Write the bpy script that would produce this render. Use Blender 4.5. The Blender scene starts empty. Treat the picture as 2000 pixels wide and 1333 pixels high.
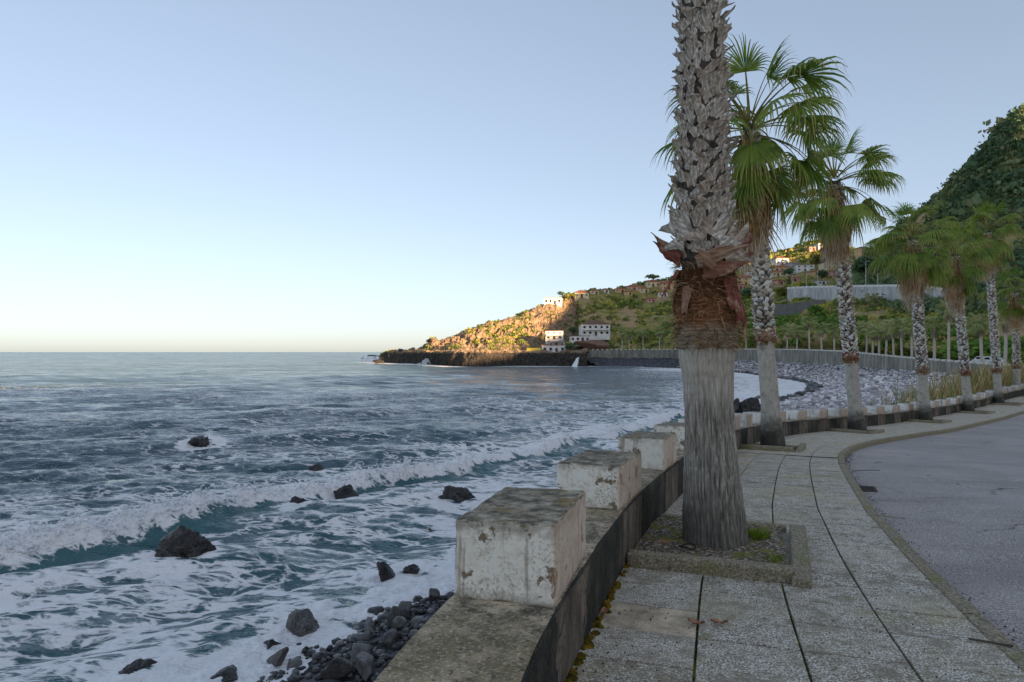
import bpy, math
import numpy as np
from mathutils import Vector, Matrix

# ------------------------------------------------------------------ camera, sky, sun, exposure
SC = bpy.context.scene
COL = SC.collection
F = 1333.0      # focal length in photograph pixels
HZ = 688.0      # row of the horizon
EYE = 6.0       # eye height above the sea (z = 0)
cam_data = bpy.data.cameras.new('camera')
cam_data.sensor_width = 36.0
cam_data.lens = 36.0 * F / 2000.0
cam_data.shift_y = (HZ - 666.5) / 2000.0
cam_data.clip_start = 0.05
cam_data.clip_end = 60000.0
cam = bpy.data.objects.new('camera', cam_data)
COL.objects.link(cam)
cam.location = (0, 0, EYE)
cam.rotation_euler = (math.radians(90), math.radians(0.0), 0)
SC.camera = cam

SUN_EL = math.radians(8.0)
SUN_AZ = math.radians(142.0)     # clockwise from +Y: the sun stands behind the camera on the right
world = bpy.data.worlds.new('World')
SC.world = world
world.use_nodes = True
wn = world.node_tree.nodes
wl = world.node_tree.links
bg = wn['Background']
sky = wn.new('ShaderNodeTexSky')
sky.sky_type = 'NISHITA'
sky.sun_disc = False
sky.sun_elevation = SUN_EL
sky.sun_rotation = SUN_AZ
sky.altitude = 3000
sky.air_density = 0.95
sky.dust_density = 10.0
sky.ozone_density = 2.0
hs = wn.new('ShaderNodeHueSaturation')
hs.inputs['Saturation'].default_value = 0.88
gm = wn.new('ShaderNodeGamma')
gm.inputs['Gamma'].default_value = 0.58
wl.new(sky.outputs[0], gm.inputs['Color'])
wl.new(gm.outputs[0], hs.inputs['Color'])
tint = wn.new('ShaderNodeMix')
tint.data_type = 'RGBA'
tint.blend_type = 'MULTIPLY'
tint.inputs[0].default_value = 1.0
tint.inputs[7].default_value = (1.04, 0.985, 0.975, 1)
wl.new(hs.outputs[0], tint.inputs[6])
wl.new(tint.outputs[2], bg.inputs[0])
bg.inputs[1].default_value = 0.15

sun_data = bpy.data.lights.new('sun', 'SUN')
sun_data.energy = 4.8
sun_data.angle = math.radians(0.5)
sun_data.color = (1.0, 0.66, 0.36)
sun = bpy.data.objects.new('sun', sun_data)
COL.objects.link(sun)
sd = Vector((math.sin(SUN_AZ) * math.cos(SUN_EL), math.cos(SUN_AZ) * math.cos(SUN_EL), math.sin(SUN_EL)))
sun.location = sd * 300
sun.rotation_euler = sd.to_track_quat('Z', 'Y').to_euler()

SC.view_settings.view_transform = 'Standard'
SC.view_settings.look = 'None'
SC.view_settings.gamma = 1.0
SC.view_settings.use_curve_mapping = False
SC.view_settings.exposure = 1.58
SC.cycles.max_bounces = 6
SC.cycles.transparent_max_bounces = 4

# ------------------------------------------------------------------ helpers
def at(px, py, d):
    return np.array([(px - 1000.0) / F * d, d, EYE - (py - HZ) / F * d])

def nrm(v):
    v = np.asarray(v, float)
    return v / np.maximum(np.linalg.norm(v, axis=-1, keepdims=True), 1e-9)

def vnoise(p, seed=0):
    p = np.asarray(p, float)
    i = np.floor(p).astype(np.int64)
    f = p - i
    f = f * f * f * (f * (f * 6 - 15) + 10)
    out = 0.0
    for dx in (0, 1):
        for dy in (0, 1):
            for dz in (0, 1):
                h = ((i[:, 0] + dx) * 374761393 + (i[:, 1] + dy) * 668265263 + (i[:, 2] + dz) * 1274126177 + seed * 974711) & 0xFFFFFFFF
                h = ((h ^ (h >> 13)) * 1274126177) & 0xFFFFFFFF
                h = h ^ (h >> 16)
                v = (h & 0xFFFF) / 32767.5 - 1.0
                w = (f[:, 0] if dx else 1 - f[:, 0]) * (f[:, 1] if dy else 1 - f[:, 1]) * (f[:, 2] if dz else 1 - f[:, 2])
                out = out + v * w
    return out

def fbm(p, octaves=4, gain=0.5, lac=2.03, seed=0, ridged=False):
    p = np.asarray(p, float)
    a, s, tot = 1.0, 0.0, 0.0
    for k in range(octaves):
        n = vnoise(p, seed + k * 17)
        s = s + a * ((1 - 2 * np.abs(n)) if ridged else n)
        tot += a
        p = p * lac
        a *= gain
    return s / tot

def make_mesh(name, V, polys, mats=(), smooth=False, attrs=None, mat_idx=None):
    if not isinstance(polys, (list, tuple)):
        polys = [polys]
    V = np.asarray(V, np.float32)
    polys = [np.asarray(p, np.int32) for p in polys if len(p)]
    me = bpy.data.meshes.new(name)
    me.vertices.add(len(V))
    me.vertices.foreach_set('co', V.ravel())
    loops = np.concatenate([p.ravel() for p in polys])
    starts, n = [], 0
    for p in polys:
        starts.append(n + np.arange(len(p)) * p.shape[1])
        n += p.size
    starts = np.concatenate(starts).astype(np.int32)
    me.loops.add(n)
    me.loops.foreach_set('vertex_index', loops)
    me.polygons.add(len(starts))
    me.polygons.foreach_set('loop_start', starts)
    me.polygons.foreach_set('use_smooth', np.full(len(starts), bool(smooth)))
    for m in (mats if isinstance(mats, (list, tuple)) else [mats]):
        me.materials.append(m)
    if mat_idx is not None:
        me.polygons.foreach_set('material_index', np.asarray(mat_idx, np.int32))
    me.update(calc_edges=True)
    for k, v in (attrs or {}).items():
        a = me.attributes.new(k, 'FLOAT', 'POINT')
        a.data.foreach_set('value', np.asarray(v, np.float32))
    return me

def put(name, me, parent=None, loc=None, label=None, cat=None, group=None, kind=None):
    o = bpy.data.objects.new(name, me)
    COL.objects.link(o)
    if parent is not None:
        o.parent = parent
    if loc is not None:
        o.location = [float(c) for c in loc]
    if label: o['label'] = label
    if cat: o['category'] = cat
    if group: o['group'] = group
    if kind: o['kind'] = kind
    return o

def thing(name, loc, label, cat, group=None):
    return put(name, None, None, loc, label, cat, group)

class MB:
    """collects small pieces into one mesh"""
    def __init__(self):
        self.V, self.P, self.n, self.A = [], [], 0, []
    def add(self, V, P, a=None):
        V = np.asarray(V, float)
        for p in (P if isinstance(P, list) else [P]):
            self.P.append(np.asarray(p) + self.n)
        self.V.append(V)
        self.A.append(np.zeros(len(V)) if a is None else np.broadcast_to(np.asarray(a, float), (len(V),)))
        self.n += len(V)
    def box(self, c, s, rz=0.0, a=None):
        V, P = box_vp(s)
        if rz:
            cs, sn = math.cos(rz), math.sin(rz)
            V = np.stack([V[:, 0] * cs - V[:, 1] * sn, V[:, 0] * sn + V[:, 1] * cs, V[:, 2]], 1)
        self.add(V + np.asarray(c), P, a)
    def mesh(self, name, mats, smooth=False, attr=None):
        by = {}
        for p in self.P:
            by.setdefault(p.shape[1], []).append(p)
        return make_mesh(name, np.concatenate(self.V), [np.concatenate(v) for v in by.values()], mats, smooth,
                         {attr: np.concatenate(self.A)} if attr else None)

def box_vp(s):
    x, y, z = np.asarray(s, float) / 2
    V = np.array([[a * x, b * y, c * z] for a in (-1, 1) for b in (-1, 1) for c in (-1, 1)])
    P = np.array([[0, 1, 3, 2], [4, 6, 7, 5], [0, 4, 5, 1], [2, 3, 7, 6], [0, 2, 6, 4], [1, 5, 7, 3]])
    return V, P

def grid_faces(nr, nc, close=False):
    r, c = np.meshgrid(np.arange(nr - 1), np.arange(nc if close else nc - 1), indexing='ij')
    c2 = (c + 1) % nc
    return np.stack([r * nc + c, r * nc + c2, (r + 1) * nc + c2, (r + 1) * nc + c], -1).reshape(-1, 4)

def rbox(s, seg=8, rad=0.02, amp=0.006, freq=8.0, seed=0, big=0.0):
    """box with worn, rounded edges; welded"""
    h = np.asarray(s, float) / 2
    g = np.linspace(-1, 1, seg + 1)
    g = np.sign(g) * (1 - (1 - np.abs(g)) ** 1.4) if seg > 4 else g
    a, b = np.meshgrid(g, g, indexing='ij')
    Vs, Ps, n = [], [], 0
    q = grid_faces(seg + 1, seg + 1)
    for ax in range(3):
        for sg in (-1, 1):
            p = np.zeros((seg + 1, seg + 1, 3))
            p[..., ax] = sg
            p[..., (ax + 1) % 3] = a
            p[..., (ax + 2) % 3] = b
            Vs.append(p.reshape(-1, 3) * h)
            Ps.append((q if sg > 0 else q[:, ::-1]) + n)
            n += (seg + 1) ** 2
    V = np.concatenate(Vs)
    P = np.concatenate(Ps)
    _, idx, inv = np.unique(np.round(V, 5), axis=0, return_index=True, return_inverse=True)
    V = V[idx]
    P = inv.ravel()[P]
    inner = np.clip(V, -(h - rad), h - rad)
    d = nrm(V - inner)
    e = np.abs(V - inner).sum(1) / rad          # >1 on edges: chips bite there
    n1 = fbm(V * freq + seed * 7.3, 3, seed=seed)
    chip = np.clip(fbm(V * freq * 1.7 + 31 + seed, 3, seed=seed + 5) - 0.05, 0, 1) * np.clip(e - 1.2, 0, 1)
    V2 = inner + d * rad + d * (n1 * amp - chip * amp * 5)[:, None]
    if big:
        V2 = V2 + big * np.stack([vnoise(V * 1.5 + 9 * k + seed, 3) for k in range(3)], 1)
    return V2, P

_ico = {}
def ico(level):
    if level in _ico:
        return _ico[level]
    t = (1 + 5 ** 0.5) / 2
    V = nrm(np.array([[-1, t, 0], [1, t, 0], [-1, -t, 0], [1, -t, 0], [0, -1, t], [0, 1, t], [0, -1, -t], [0, 1, -t], [t, 0, -1], [t, 0, 1], [-t, 0, -1], [-t, 0, 1]]))
    P = np.array([[0, 11, 5], [0, 5, 1], [0, 1, 7], [0, 7, 10], [0, 10, 11], [1, 5, 9], [5, 11, 4], [11, 10, 2], [10, 7, 6], [7, 1, 8],
                  [3, 9, 4], [3, 4, 2], [3, 2, 6], [3, 6, 8], [3, 8, 9], [4, 9, 5], [2, 4, 11], [6, 2, 10], [8, 6, 7], [9, 8, 1]])
    for _ in range(level):
        e = {}
        V = list(V)
        out = []
        def mid(i, j):
            k = (min(i, j), max(i, j))
            if k not in e:
                m = V[i] + V[j]
                V.append(m / np.linalg.norm(m))
                e[k] = len(V) - 1
            return e[k]
        for a, b, c in P:
            ab, bc, ca = mid(a, b), mid(b, c), mid(c, a)
            out += [[a, ab, ca], [b, bc, ab], [c, ca, bc], [ab, bc, ca]]
        V = np.array(V)
        P = np.array(out)
    _ico[level] = (np.array(V), P)
    return _ico[level]

def rock_vp(rng, size, level=4, planes=13, rough=0.05, sharp=1.0):
    u, P = ico(level)
    n = nrm(rng.normal(size=(planes, 3)))
    dk = rng.uniform(0.62, 1.0, len(n))
    dots = np.maximum(u @ n.T, 1e-3)
    r = dk / dots
    k = 14.0 * sharp
    r = -np.log(np.exp(-k * np.minimum(r, 3)).sum(1)) / k
    sd = int(rng.integers(1000))
    r = r * (1 + rough * fbm(u * 3 + sd, 4, seed=sd, gain=0.6) + rough * 0.7 * fbm(u * 9 + sd, 3, seed=sd + 1, ridged=True))
    return u * r[:, None] * np.asarray(size), P

def catmull(P, n):
    P = np.asarray(P, float)
    Q = np.concatenate([[2 * P[0] - P[1]], P, [2 * P[-1] - P[-2]]])
    out = []
    for i in range(len(P) - 1):
        p0, p1, p2, p3 = Q[i:i + 4]
        t = np.linspace(0, 1, n, endpoint=False)[:, None]
        t = t.reshape((-1,) + (1,) * (P.ndim - 1))
        out.append(0.5 * ((2 * p1) + (-p0 + p2) * t + (2 * p0 - 5 * p1 + 4 * p2 - p3) * t ** 2 + (-p0 + 3 * p1 - 3 * p2 + p3) * t ** 3))
    out.append(P[-1:])
    return np.concatenate(out)

def poly_dist(X, Y, L):
    """distance to polyline, signed (+ left of its direction), and arc position"""
    L = np.asarray(L, float)
    best = np.full(X.shape, 1e18)
    sg = np.zeros(X.shape)
    arc = np.zeros(X.shape)
    s0 = 0.0
    for a, b in zip(L[:-1], L[1:]):
        d = b - a
        ll = np.hypot(*d)
        t = np.clip(((X - a[0]) * d[0] + (Y - a[1]) * d[1]) / ll ** 2, 0, 1)
        ex, ey = X - a[0] - t * d[0], Y - a[1] - t * d[1]
        q = ex * ex + ey * ey
        m = q < best
        best[m] = q[m]
        sg[m] = np.sign(d[0] * ey - d[1] * ex)[m]
        arc[m] = (s0 + t * ll)[m]
        s0 += ll
    return np.sqrt(best) * np.where(sg == 0, 1, sg), arc

def leaf_cloud(rng, C, R, n, leaf=0.3, flat=0.8, up=0.0):
    """leafy clumps: n little faces spread over each lumpy ellipsoid; returns V, P, per-vertex random"""
    C = np.asarray(C, float)
    R = np.asarray(R, float)
    B = len(C)
    u = nrm(rng.normal(size=(B, n, 3)))
    u[..., 2] = np.where(u[..., 2] < -0.35, -u[..., 2], u[..., 2])
    lump = 1 + 0.35 * vnoise((u * 2.2 + rng.uniform(0, 90, (B, 1, 3))).reshape(-1, 3), 3).reshape(B, n)
    rad = R[:, None] * lump * rng.uniform(0.62, 1.0, (B, n))
    p = C[:, None, :] + u * rad[..., None] * np.array([1, 1, flat])
    nn = nrm(u + rng.normal(size=u.shape) * 0.75)
    t1 = nrm(np.cross(nn, rng.normal(size=u.shape)))
    t2 = np.cross(nn, t1)
    s = (R[:, None] * leaf * rng.uniform(0.6, 1.35, (B, n)))[..., None]
    q = np.stack([p - t1 * s, p + t2 * s * 0.75, p + t1 * s, p - t2 * s * 0.75], 2).reshape(-1, 3)
    P = np.arange(B * n * 4).reshape(-1, 4)
    a = np.repeat((rng.uniform(0, 1, B)[:, None] * 0.75 + rng.uniform(0, 0.25, (B, n))).ravel(), 4)
    return q, P, a

def copy_tree(o, parent=None):
    c = o.copy()
    COL.objects.link(c)
    if parent is not None:
        c.parent = parent
    for ch in list(o.children):
        copy_tree(ch, c)
    return c

# ------------------------------------------------------------------ materials
# colour gain per material, mostly lifted and warmed in place of missing fill light
GAIN = {'parapet_concrete': (3.3, 3.0, 2.6), 'sea_wall_concrete': (2.9, 2.7, 2.35), 'peeling_paint': (1.34, 1.28, 1.2), 'band_paint': (3.0, 2.85, 2.6), 'paving_concrete': (4.1, 3.8, 3.35), 'gutter_concrete': (3.1, 2.9, 2.6),
        'kerb_stone': (3.1, 2.75, 2.2), 'asphalt': (3.7, 3.35, 3.0), 'pit_soil': (2.75, 2.44, 2.03), 'palm_bark': (2.75, 2.65, 2.5), 'pale_palm_bark': (1.28, 1.22, 1.12), 'fibre': (3.0, 2.8, 2.5), 'fibre_strand': (1.2, 1.15, 1.05),
        'grey_leaf_base': (4.4, 4.25, 4.0), 'red_leaf_base': (2.1, 1.7, 1.4), 'trunk_boots': (2.9, 2.8, 2.65), 'frond_green': (2.6, 2.25, 1.75), 'frond_dead': (2.4, 2.35, 2.15),
        'shrub_leaves': (3.4, 3.0, 2.4), 'forest_leaves': (3.2, 2.9, 2.7), 'green_leaves': (2.6, 2.4, 1.8), 'reed_leaves': (1.79, 1.65, 1.46), 'hillside_ground': (2.8, 2.5, 2.1), 'dry_pebble': (2.3, 2.15, 2.0),
        'wet_rock': (1.1, 1.05, 1.0), 'damp_boulder': (2.27, 2.07, 1.90), 'wet_pebble': (1.5, 1.45, 1.35), 'joint_moss': (1.91, 1.83, 1.52), 'fibre_wrap': (1.6, 1.5, 1.4), 'trunk_core': (1.79, 1.71, 1.65)}
class MT:
    def __init__(self, name, rough=0.8, spec=0.3):
        self.m = bpy.data.materials.new(name)
        self.m.use_nodes = True
        self.t = self.m.node_tree
        self.b = self.t.nodes['Principled BSDF']
        self.b.inputs['Roughness'].default_value = rough
        self.b.inputs['Specular IOR Level'].default_value = spec
        self.g = GAIN.get(name, 1.0)
    def n(self, typ, **kw):
        nd = self.t.nodes.new('ShaderNode' + typ)
        for k, v in kw.items():
            setattr(nd, k, v)
        return nd
    def l(self, a, b):
        self.t.links.new(a, b)
    def setin(self, sock, v):
        if hasattr(v, 'is_output') or isinstance(v, bpy.types.NodeSocket):
            self.l(v, sock)
        else:
            sock.default_value = v
    def pos(self, kind='world', scale=(1, 1, 1), rot=(0, 0, 0)):
        if kind == 'world':
            o = self.n('NewGeometry').outputs['Position']
        else:
            o = self.n('TexCoord').outputs['Object']
        mp = self.n('Mapping')
        self.l(o, mp.inputs['Vector'])
        mp.inputs['Scale'].default_value = scale
        mp.inputs['Rotation'].default_value = rot
        return mp.outputs[0]
    def noise(self, v, scale, detail=4, rough=0.55, dist=0.0):
        nd = self.n('TexNoise')
        self.l(v, nd.inputs['Vector'])
        nd.inputs['Scale'].default_value = scale
        nd.inputs['Detail'].default_value = detail
        nd.inputs['Roughness'].default_value = rough
        nd.inputs['Distortion'].default_value = dist
        return nd.outputs['Fac']
    def vor(self, v, scale, feature='F1', out='Distance', rnd=1.0):
        nd = self.n('TexVoronoi', feature=feature)
        self.l(v, nd.inputs['Vector'])
        nd.inputs['Scale'].default_value = scale
        nd.inputs['Randomness'].default_value = rnd
        return nd.outputs[out]
    def ramp(self, f, stops, interp='LINEAR'):
        nd = self.n('ValToRGB')
        nd.color_ramp.interpolation = interp
        els = nd.color_ramp.elements
        while len(els) < len(stops):
            els.new(0.5)
        for e, (p, c) in zip(els, stops):
            e.position = p
            e.color = (c, c, c, 1) if not hasattr(c, '__len__') else (*c[:3], 1)
        self.l(f, nd.inputs['Fac'])
        return nd.outputs['Color']
    def mix(self, f, a, b, mode='MIX'):
        nd = self.n('Mix', data_type='RGBA', blend_type=mode)
        self.setin(nd.inputs[0], f)
        for s, v in ((nd.inputs[6], a), (nd.inputs[7], b)):
            if isinstance(v, tuple):
                v = (*v[:3], 1)
            self.setin(s, v)
        return nd.outputs[2]
    def math(self, op, a, b=0.0, c=None, clamp=False):
        nd = self.n('Math', operation=op, use_clamp=clamp)
        self.setin(nd.inputs[0], a)
        self.setin(nd.inputs[1], b)
        if c is not None:
            self.setin(nd.inputs[2], c)
        return nd.outputs[0]
    def smooth(self, v, lo, hi):
        nd = self.n('MapRange', interpolation_type='SMOOTHSTEP')
        self.setin(nd.inputs['Value'], v)
        self.setin(nd.inputs['From Min'], lo)
        self.setin(nd.inputs['From Max'], hi)
        return nd.outputs[0]
    def attr(self, name):
        return self.n('Attribute', attribute_name=name).outputs['Fac']
    def rnd(self):
        return self.n('ObjectInfo').outputs['Random']
    def nz(self):
        sp = self.n('SeparateXYZ')
        self.l(self.n('NewGeometry').outputs['True Normal'], sp.inputs[0])
        return sp.outputs
    def xyz(self, v):
        sp = self.n('SeparateXYZ')
        self.l(v, sp.inputs[0])
        return sp.outputs
    def col(self, c):
        if isinstance(c, tuple):
            c = (*c[:3], 1)
        if isinstance(self.g, tuple) and not isinstance(c, tuple):
            c = self.mix(1.0, self.mix(1.0, c, self.g, 'MULTIPLY'), (0.85, 0.85, 0.84), 'DARKEN')
        self.setin(self.b.inputs['Base Color'], c)
    def bump(self, h, strength=0.5, dist=0.02):
        nd = self.n('Bump')
        nd.inputs['Strength'].default_value = strength
        nd.inputs['Distance'].default_value = dist
        self.l(h, nd.inputs['Height'])
        self.l(nd.outputs[0], self.b.inputs['Normal'])
        return nd
    def leafy(self, amount=0.35):
        """let some light through thin leaves"""
        tr = self.n('BsdfTranslucent')
        mx = self.n('MixShader')
        mx.inputs[0].default_value = amount
        src = self.b.inputs['Base Color']
        if src.links:
            self.l(src.links[0].from_socket, tr.inputs[0])
        else:
            tr.inputs[0].default_value = src.default_value
        out = self.t.nodes['Material Output']
        self.l(self.b.outputs[0], mx.inputs[1])
        self.l(tr.outputs[0], mx.inputs[2])
        self.l(mx.outputs[0], out.inputs['Surface'])

M = {}
def simple(name, c, rough=0.8, var=0.25, scale=6.0, kind='object', spec=0.3, bump=0.0):
    t = MT(name, rough, spec)
    p = t.pos(kind)
    f = t.noise(p, scale, 5)
    lo = tuple(x * (1 - var) for x in c)
    hi = tuple(min(1, x * (1 + var)) for x in c)
    t.col(t.ramp(f, [(0.3, lo), (0.7, hi)]))
    if bump:
        t.bump(f, bump, 0.02)
    M[name] = t.m
    return t.m

def build_materials():
    # weathered grey concrete of the parapet
    t = MT('parapet_concrete', 0.9, 0.2)
    p = t.pos()
    big = t.noise(p, 1.3, 4, 0.6)
    mid = t.noise(p, 7, 5, 0.65)
    fine = t.noise(p, 60, 4, 0.7)
    c = t.ramp(mid, [(0.33, (0.022, 0.021, 0.019)), (0.46, (0.075, 0.070, 0.060)), (0.58, (0.17, 0.155, 0.13)), (0.75, (0.26, 0.22, 0.17))])
    c = t.mix(t.math('MULTIPLY', t.smooth(big, 0.42, 0.62), 0.65), c, (0.075, 0.064, 0.036))
    c = t.mix(t.math('MULTIPLY', t.smooth(t.noise(p, 19, 5, 0.7), 0.52, 0.64), 0.7), c, (0.030, 0.029, 0.024))
    c = t.mix(t.math('MULTIPLY', t.smooth(fine, 0.5, 0.7), 0.5), c, (0.30, 0.285, 0.25))
    c = t.mix(t.math('MULTIPLY', t.smooth(t.noise(p, 38, 3), 0.55, 0.68), 0.7), c, (0.035, 0.035, 0.03))
    # standing faces are black with algae, streaked downwards
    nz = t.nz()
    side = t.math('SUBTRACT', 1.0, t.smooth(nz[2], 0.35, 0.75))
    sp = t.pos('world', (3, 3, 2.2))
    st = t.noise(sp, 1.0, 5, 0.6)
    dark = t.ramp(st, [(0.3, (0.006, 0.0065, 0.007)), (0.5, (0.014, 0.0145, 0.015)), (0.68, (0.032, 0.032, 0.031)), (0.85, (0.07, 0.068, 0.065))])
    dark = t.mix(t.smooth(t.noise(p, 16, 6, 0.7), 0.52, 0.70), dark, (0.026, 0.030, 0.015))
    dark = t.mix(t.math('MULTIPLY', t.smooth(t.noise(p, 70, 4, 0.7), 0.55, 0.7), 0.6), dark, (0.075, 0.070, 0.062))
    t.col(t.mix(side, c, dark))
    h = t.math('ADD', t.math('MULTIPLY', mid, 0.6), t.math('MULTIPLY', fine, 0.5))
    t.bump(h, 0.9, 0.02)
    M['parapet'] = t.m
    # sea side of the walls
    t = MT('sea_wall_concrete', 0.95, 0.1)
    st = t.noise(t.pos('world', (0.5, 0.5, 0.12)), 1.6, 5, 0.65)
    t.col(t.ramp(st, [(0.3, (0.045, 0.048, 0.048)), (0.55, (0.10, 0.102, 0.10)), (0.75, (0.17, 0.165, 0.155))]))
    t.bump(t.noise(t.pos(), 3, 4), 0.4, 0.05)
    M['sea_wall'] = t.m
    # peeling white paint on the blocks
    t = MT('peeling_paint', 0.85, 0.25)
    p = t.pos()
    ob = t.pos('object')
    x = t.xyz(ob)
    nz = t.nz()
    grain = t.noise(p, 55, 4, 0.7)
    patch = t.noise(p, 5.5, 5, 0.62)
    paint = t.ramp(t.noise(p, 14, 5, 0.7), [(0.3, (0.42, 0.41, 0.37)), (0.5, (0.66, 0.65, 0.61)), (0.7, (0.76, 0.75, 0.71))])
    bare = t.ramp(grain, [(0.35, (0.13, 0.095, 0.065)), (0.65, (0.27, 0.21, 0.15))])
    c = t.mix(t.smooth(patch, 0.60, 0.625), paint, bare)
    speck = t.math('MULTIPLY', t.smooth(grain, 0.50, 0.60), t.smooth(t.noise(p, 2.7, 3), 0.36, 0.62))
    c = t.mix(t.math('MULTIPLY', speck, 0.6), c, (0.06, 0.058, 0.05))
    streak = t.smooth(t.noise(t.pos('world', (16, 16, 1.1)), 1.0, 4), 0.57, 0.66)
    c = t.mix(t.math('MULTIPLY', streak, 0.55), c, (0.13, 0.10, 0.065))
    # grime under the top edge and at the foot has its own ragged outline
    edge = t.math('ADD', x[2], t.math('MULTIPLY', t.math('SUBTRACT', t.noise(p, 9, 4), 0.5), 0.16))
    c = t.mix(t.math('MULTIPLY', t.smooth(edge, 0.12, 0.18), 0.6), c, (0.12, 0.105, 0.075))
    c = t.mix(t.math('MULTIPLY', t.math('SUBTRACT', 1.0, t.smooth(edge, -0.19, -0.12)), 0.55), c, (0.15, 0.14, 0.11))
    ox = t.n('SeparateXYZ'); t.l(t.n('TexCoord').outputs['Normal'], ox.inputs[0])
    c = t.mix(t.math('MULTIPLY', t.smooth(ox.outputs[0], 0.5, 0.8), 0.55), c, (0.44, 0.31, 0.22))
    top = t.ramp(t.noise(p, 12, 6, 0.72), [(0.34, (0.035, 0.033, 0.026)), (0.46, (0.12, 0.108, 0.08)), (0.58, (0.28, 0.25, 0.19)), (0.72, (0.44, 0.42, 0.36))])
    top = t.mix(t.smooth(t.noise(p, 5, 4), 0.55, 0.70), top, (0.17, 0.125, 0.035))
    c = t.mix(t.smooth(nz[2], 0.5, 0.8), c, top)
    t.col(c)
    h = t.math('ADD', t.math('MULTIPLY', t.smooth(patch, 0.595, 0.63), -0.5), t.math('MULTIPLY', grain, 0.5))
    t.bump(h, 0.8, 0.012)
    M['paint'] = t.m
    # paler painted band on the wall under each block
    t = MT('band_paint', 0.85, 0.2)
    p = t.pos()
    st = t.noise(t.pos('world', (6, 6, 2.0)), 1.0, 6, 0.7)
    c = t.ramp(st, [(0.3, (0.018, 0.016, 0.014)), (0.5, (0.05, 0.043, 0.037)), (0.75, (0.12, 0.10, 0.088))])
    c = t.mix(t.smooth(t.noise(p, 30, 5, 0.7), 0.5, 0.68), c, (0.022, 0.021, 0.018))
    t.col(c)
    t.bump(t.noise(p, 50, 4), 0.5, 0.01)
    M['band'] = t.m
    # paving slabs
    t = MT('paving_concrete', 0.9, 0.25)
    p = t.pos()
    g = t.noise(p, 95, 3, 0.75)
    m1 = t.noise(p, 6, 5, 0.7)
    big = t.noise(p, 0.9, 4, 0.6)
    c = t.ramp(g, [(0.38, (0.022, 0.021, 0.019)), (0.5, (0.115, 0.112, 0.104)), (0.62, (0.34, 0.335, 0.315))])
    c = t.mix(t.math('MULTIPLY', t.smooth(t.noise(p, 26, 5, 0.75), 0.50, 0.62), 0.65), c, (0.030, 0.028, 0.024))
    c = t.mix(t.math('MULTIPLY', t.smooth(m1, 0.42, 0.66), 0.72), c, (0.050, 0.046, 0.038))
    c = t.mix(t.math('MULTIPLY', t.smooth(t.noise(p, 2.1, 5, 0.7), 0.52, 0.68), 0.6), c, (0.065, 0.060, 0.046))
    c = t.mix(t.math('MULTIPLY', t.smooth(big, 0.50, 0.68), 0.55), c, (0.10, 0.095, 0.06))
    c = t.mix(t.math('MULTIPLY', t.smooth(t.noise(p, 3.3, 6, 0.75), 0.56, 0.68), 0.55), c, (0.055, 0.060, 0.026))
    c = t.mix(t.math('MULTIPLY', t.rnd(), 0.18), c, (0.20, 0.185, 0.16))
    t.col(c)
    t.bump(t.math('ADD', g, t.math('MULTIPLY', m1, 0.8)), 0.8, 0.008)
    M['paving'] = t.m
    t = MT('gutter_concrete', 0.9, 0.25)
    p = t.pos()
    g = t.noise(p, 70, 4, 0.75)
    c = t.ramp(t.noise(p, 5, 5, 0.65), [(0.3, (0.085, 0.075, 0.055)), (0.5, (0.18, 0.155, 0.12)), (0.7, (0.28, 0.245, 0.195))])
    c = t.mix(t.math('MULTIPLY', t.smooth(g, 0.5, 0.66), 0.7), c, (0.055, 0.05, 0.04))
    t.col(c)
    t.bump(g, 0.6, 0.008)
    M['gutter'] = t.m
    t = MT('joint_moss', 1.0, 0.1)
    p = t.pos()
    c = t.ramp(t.noise(p, 3.5, 4), [(0.42, (0.014, 0.013, 0.011)), (0.54, (0.03, 0.034, 0.012)), (0.66, (0.12, 0.14, 0.022))])
    c = t.mix(t.smooth(t.noise(p, 60, 3), 0.55, 0.65), c, (0.14, 0.10, 0.06))
    t.col(c)
    t.bump(t.noise(p, 120, 3), 1.0, 0.01)
    M['joint'] = t.m
    t = MT('kerb_stone', 0.9, 0.25)
    p = t.pos()
    g = t.noise(p, 60, 5, 0.75)
    c = t.ramp(g, [(0.33, (0.028, 0.028, 0.024)), (0.5, (0.085, 0.083, 0.072)), (0.7, (0.23, 0.22, 0.20))])
    c = t.mix(t.math('MULTIPLY', t.smooth(t.noise(p, 4, 4), 0.5, 0.68), 0.7), c, (0.07, 0.08, 0.028))
    t.col(c)
    t.bump(g, 0.7, 0.01)
    M['kerb'] = t.m
    t = MT('asphalt', 0.72, 0.35)
    p = t.pos()
    g = t.noise(p, 75, 4, 0.75)
    v = t.vor(p, 60)
    c = t.ramp(g, [(0.36, (0.034, 0.034, 0.035)), (0.5, (0.084, 0.083, 0.086)), (0.66, (0.26, 0.255, 0.255))])
    c = t.mix(t.math('MULTIPLY', t.smooth(t.noise(p, 0.5, 5, 0.6), 0.42, 0.68), 0.5), c, (0.150, 0.147, 0.152))
    c = t.mix(t.math('MULTIPLY', t.smooth(t.noise(p, 2.2, 5, 0.7), 0.56, 0.75), 0.5), c, (0.055, 0.054, 0.056))
    t.col(c)
    wv = t.n('TexNoise'); t.l(p, wv.inputs['Vector']); wv.inputs['Scale'].default_value = 1.6; wv.inputs['Detail'].default_value = 5
    av = t.n('VectorMath', operation='ADD'); t.l(p, av.inputs[0]); t.l(wv.outputs['Color'], av.inputs[1])
    cr = t.vor(av.outputs[0], 0.42, 'DISTANCE_TO_EDGE')
    c = t.mix(t.math('MULTIPLY', t.math('SUBTRACT', 1.0, t.smooth(cr, 0.003, 0.009)), t.smooth(t.noise(p, 0.35, 3), 0.48, 0.56)), c, (0.03, 0.03, 0.03))
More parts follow.
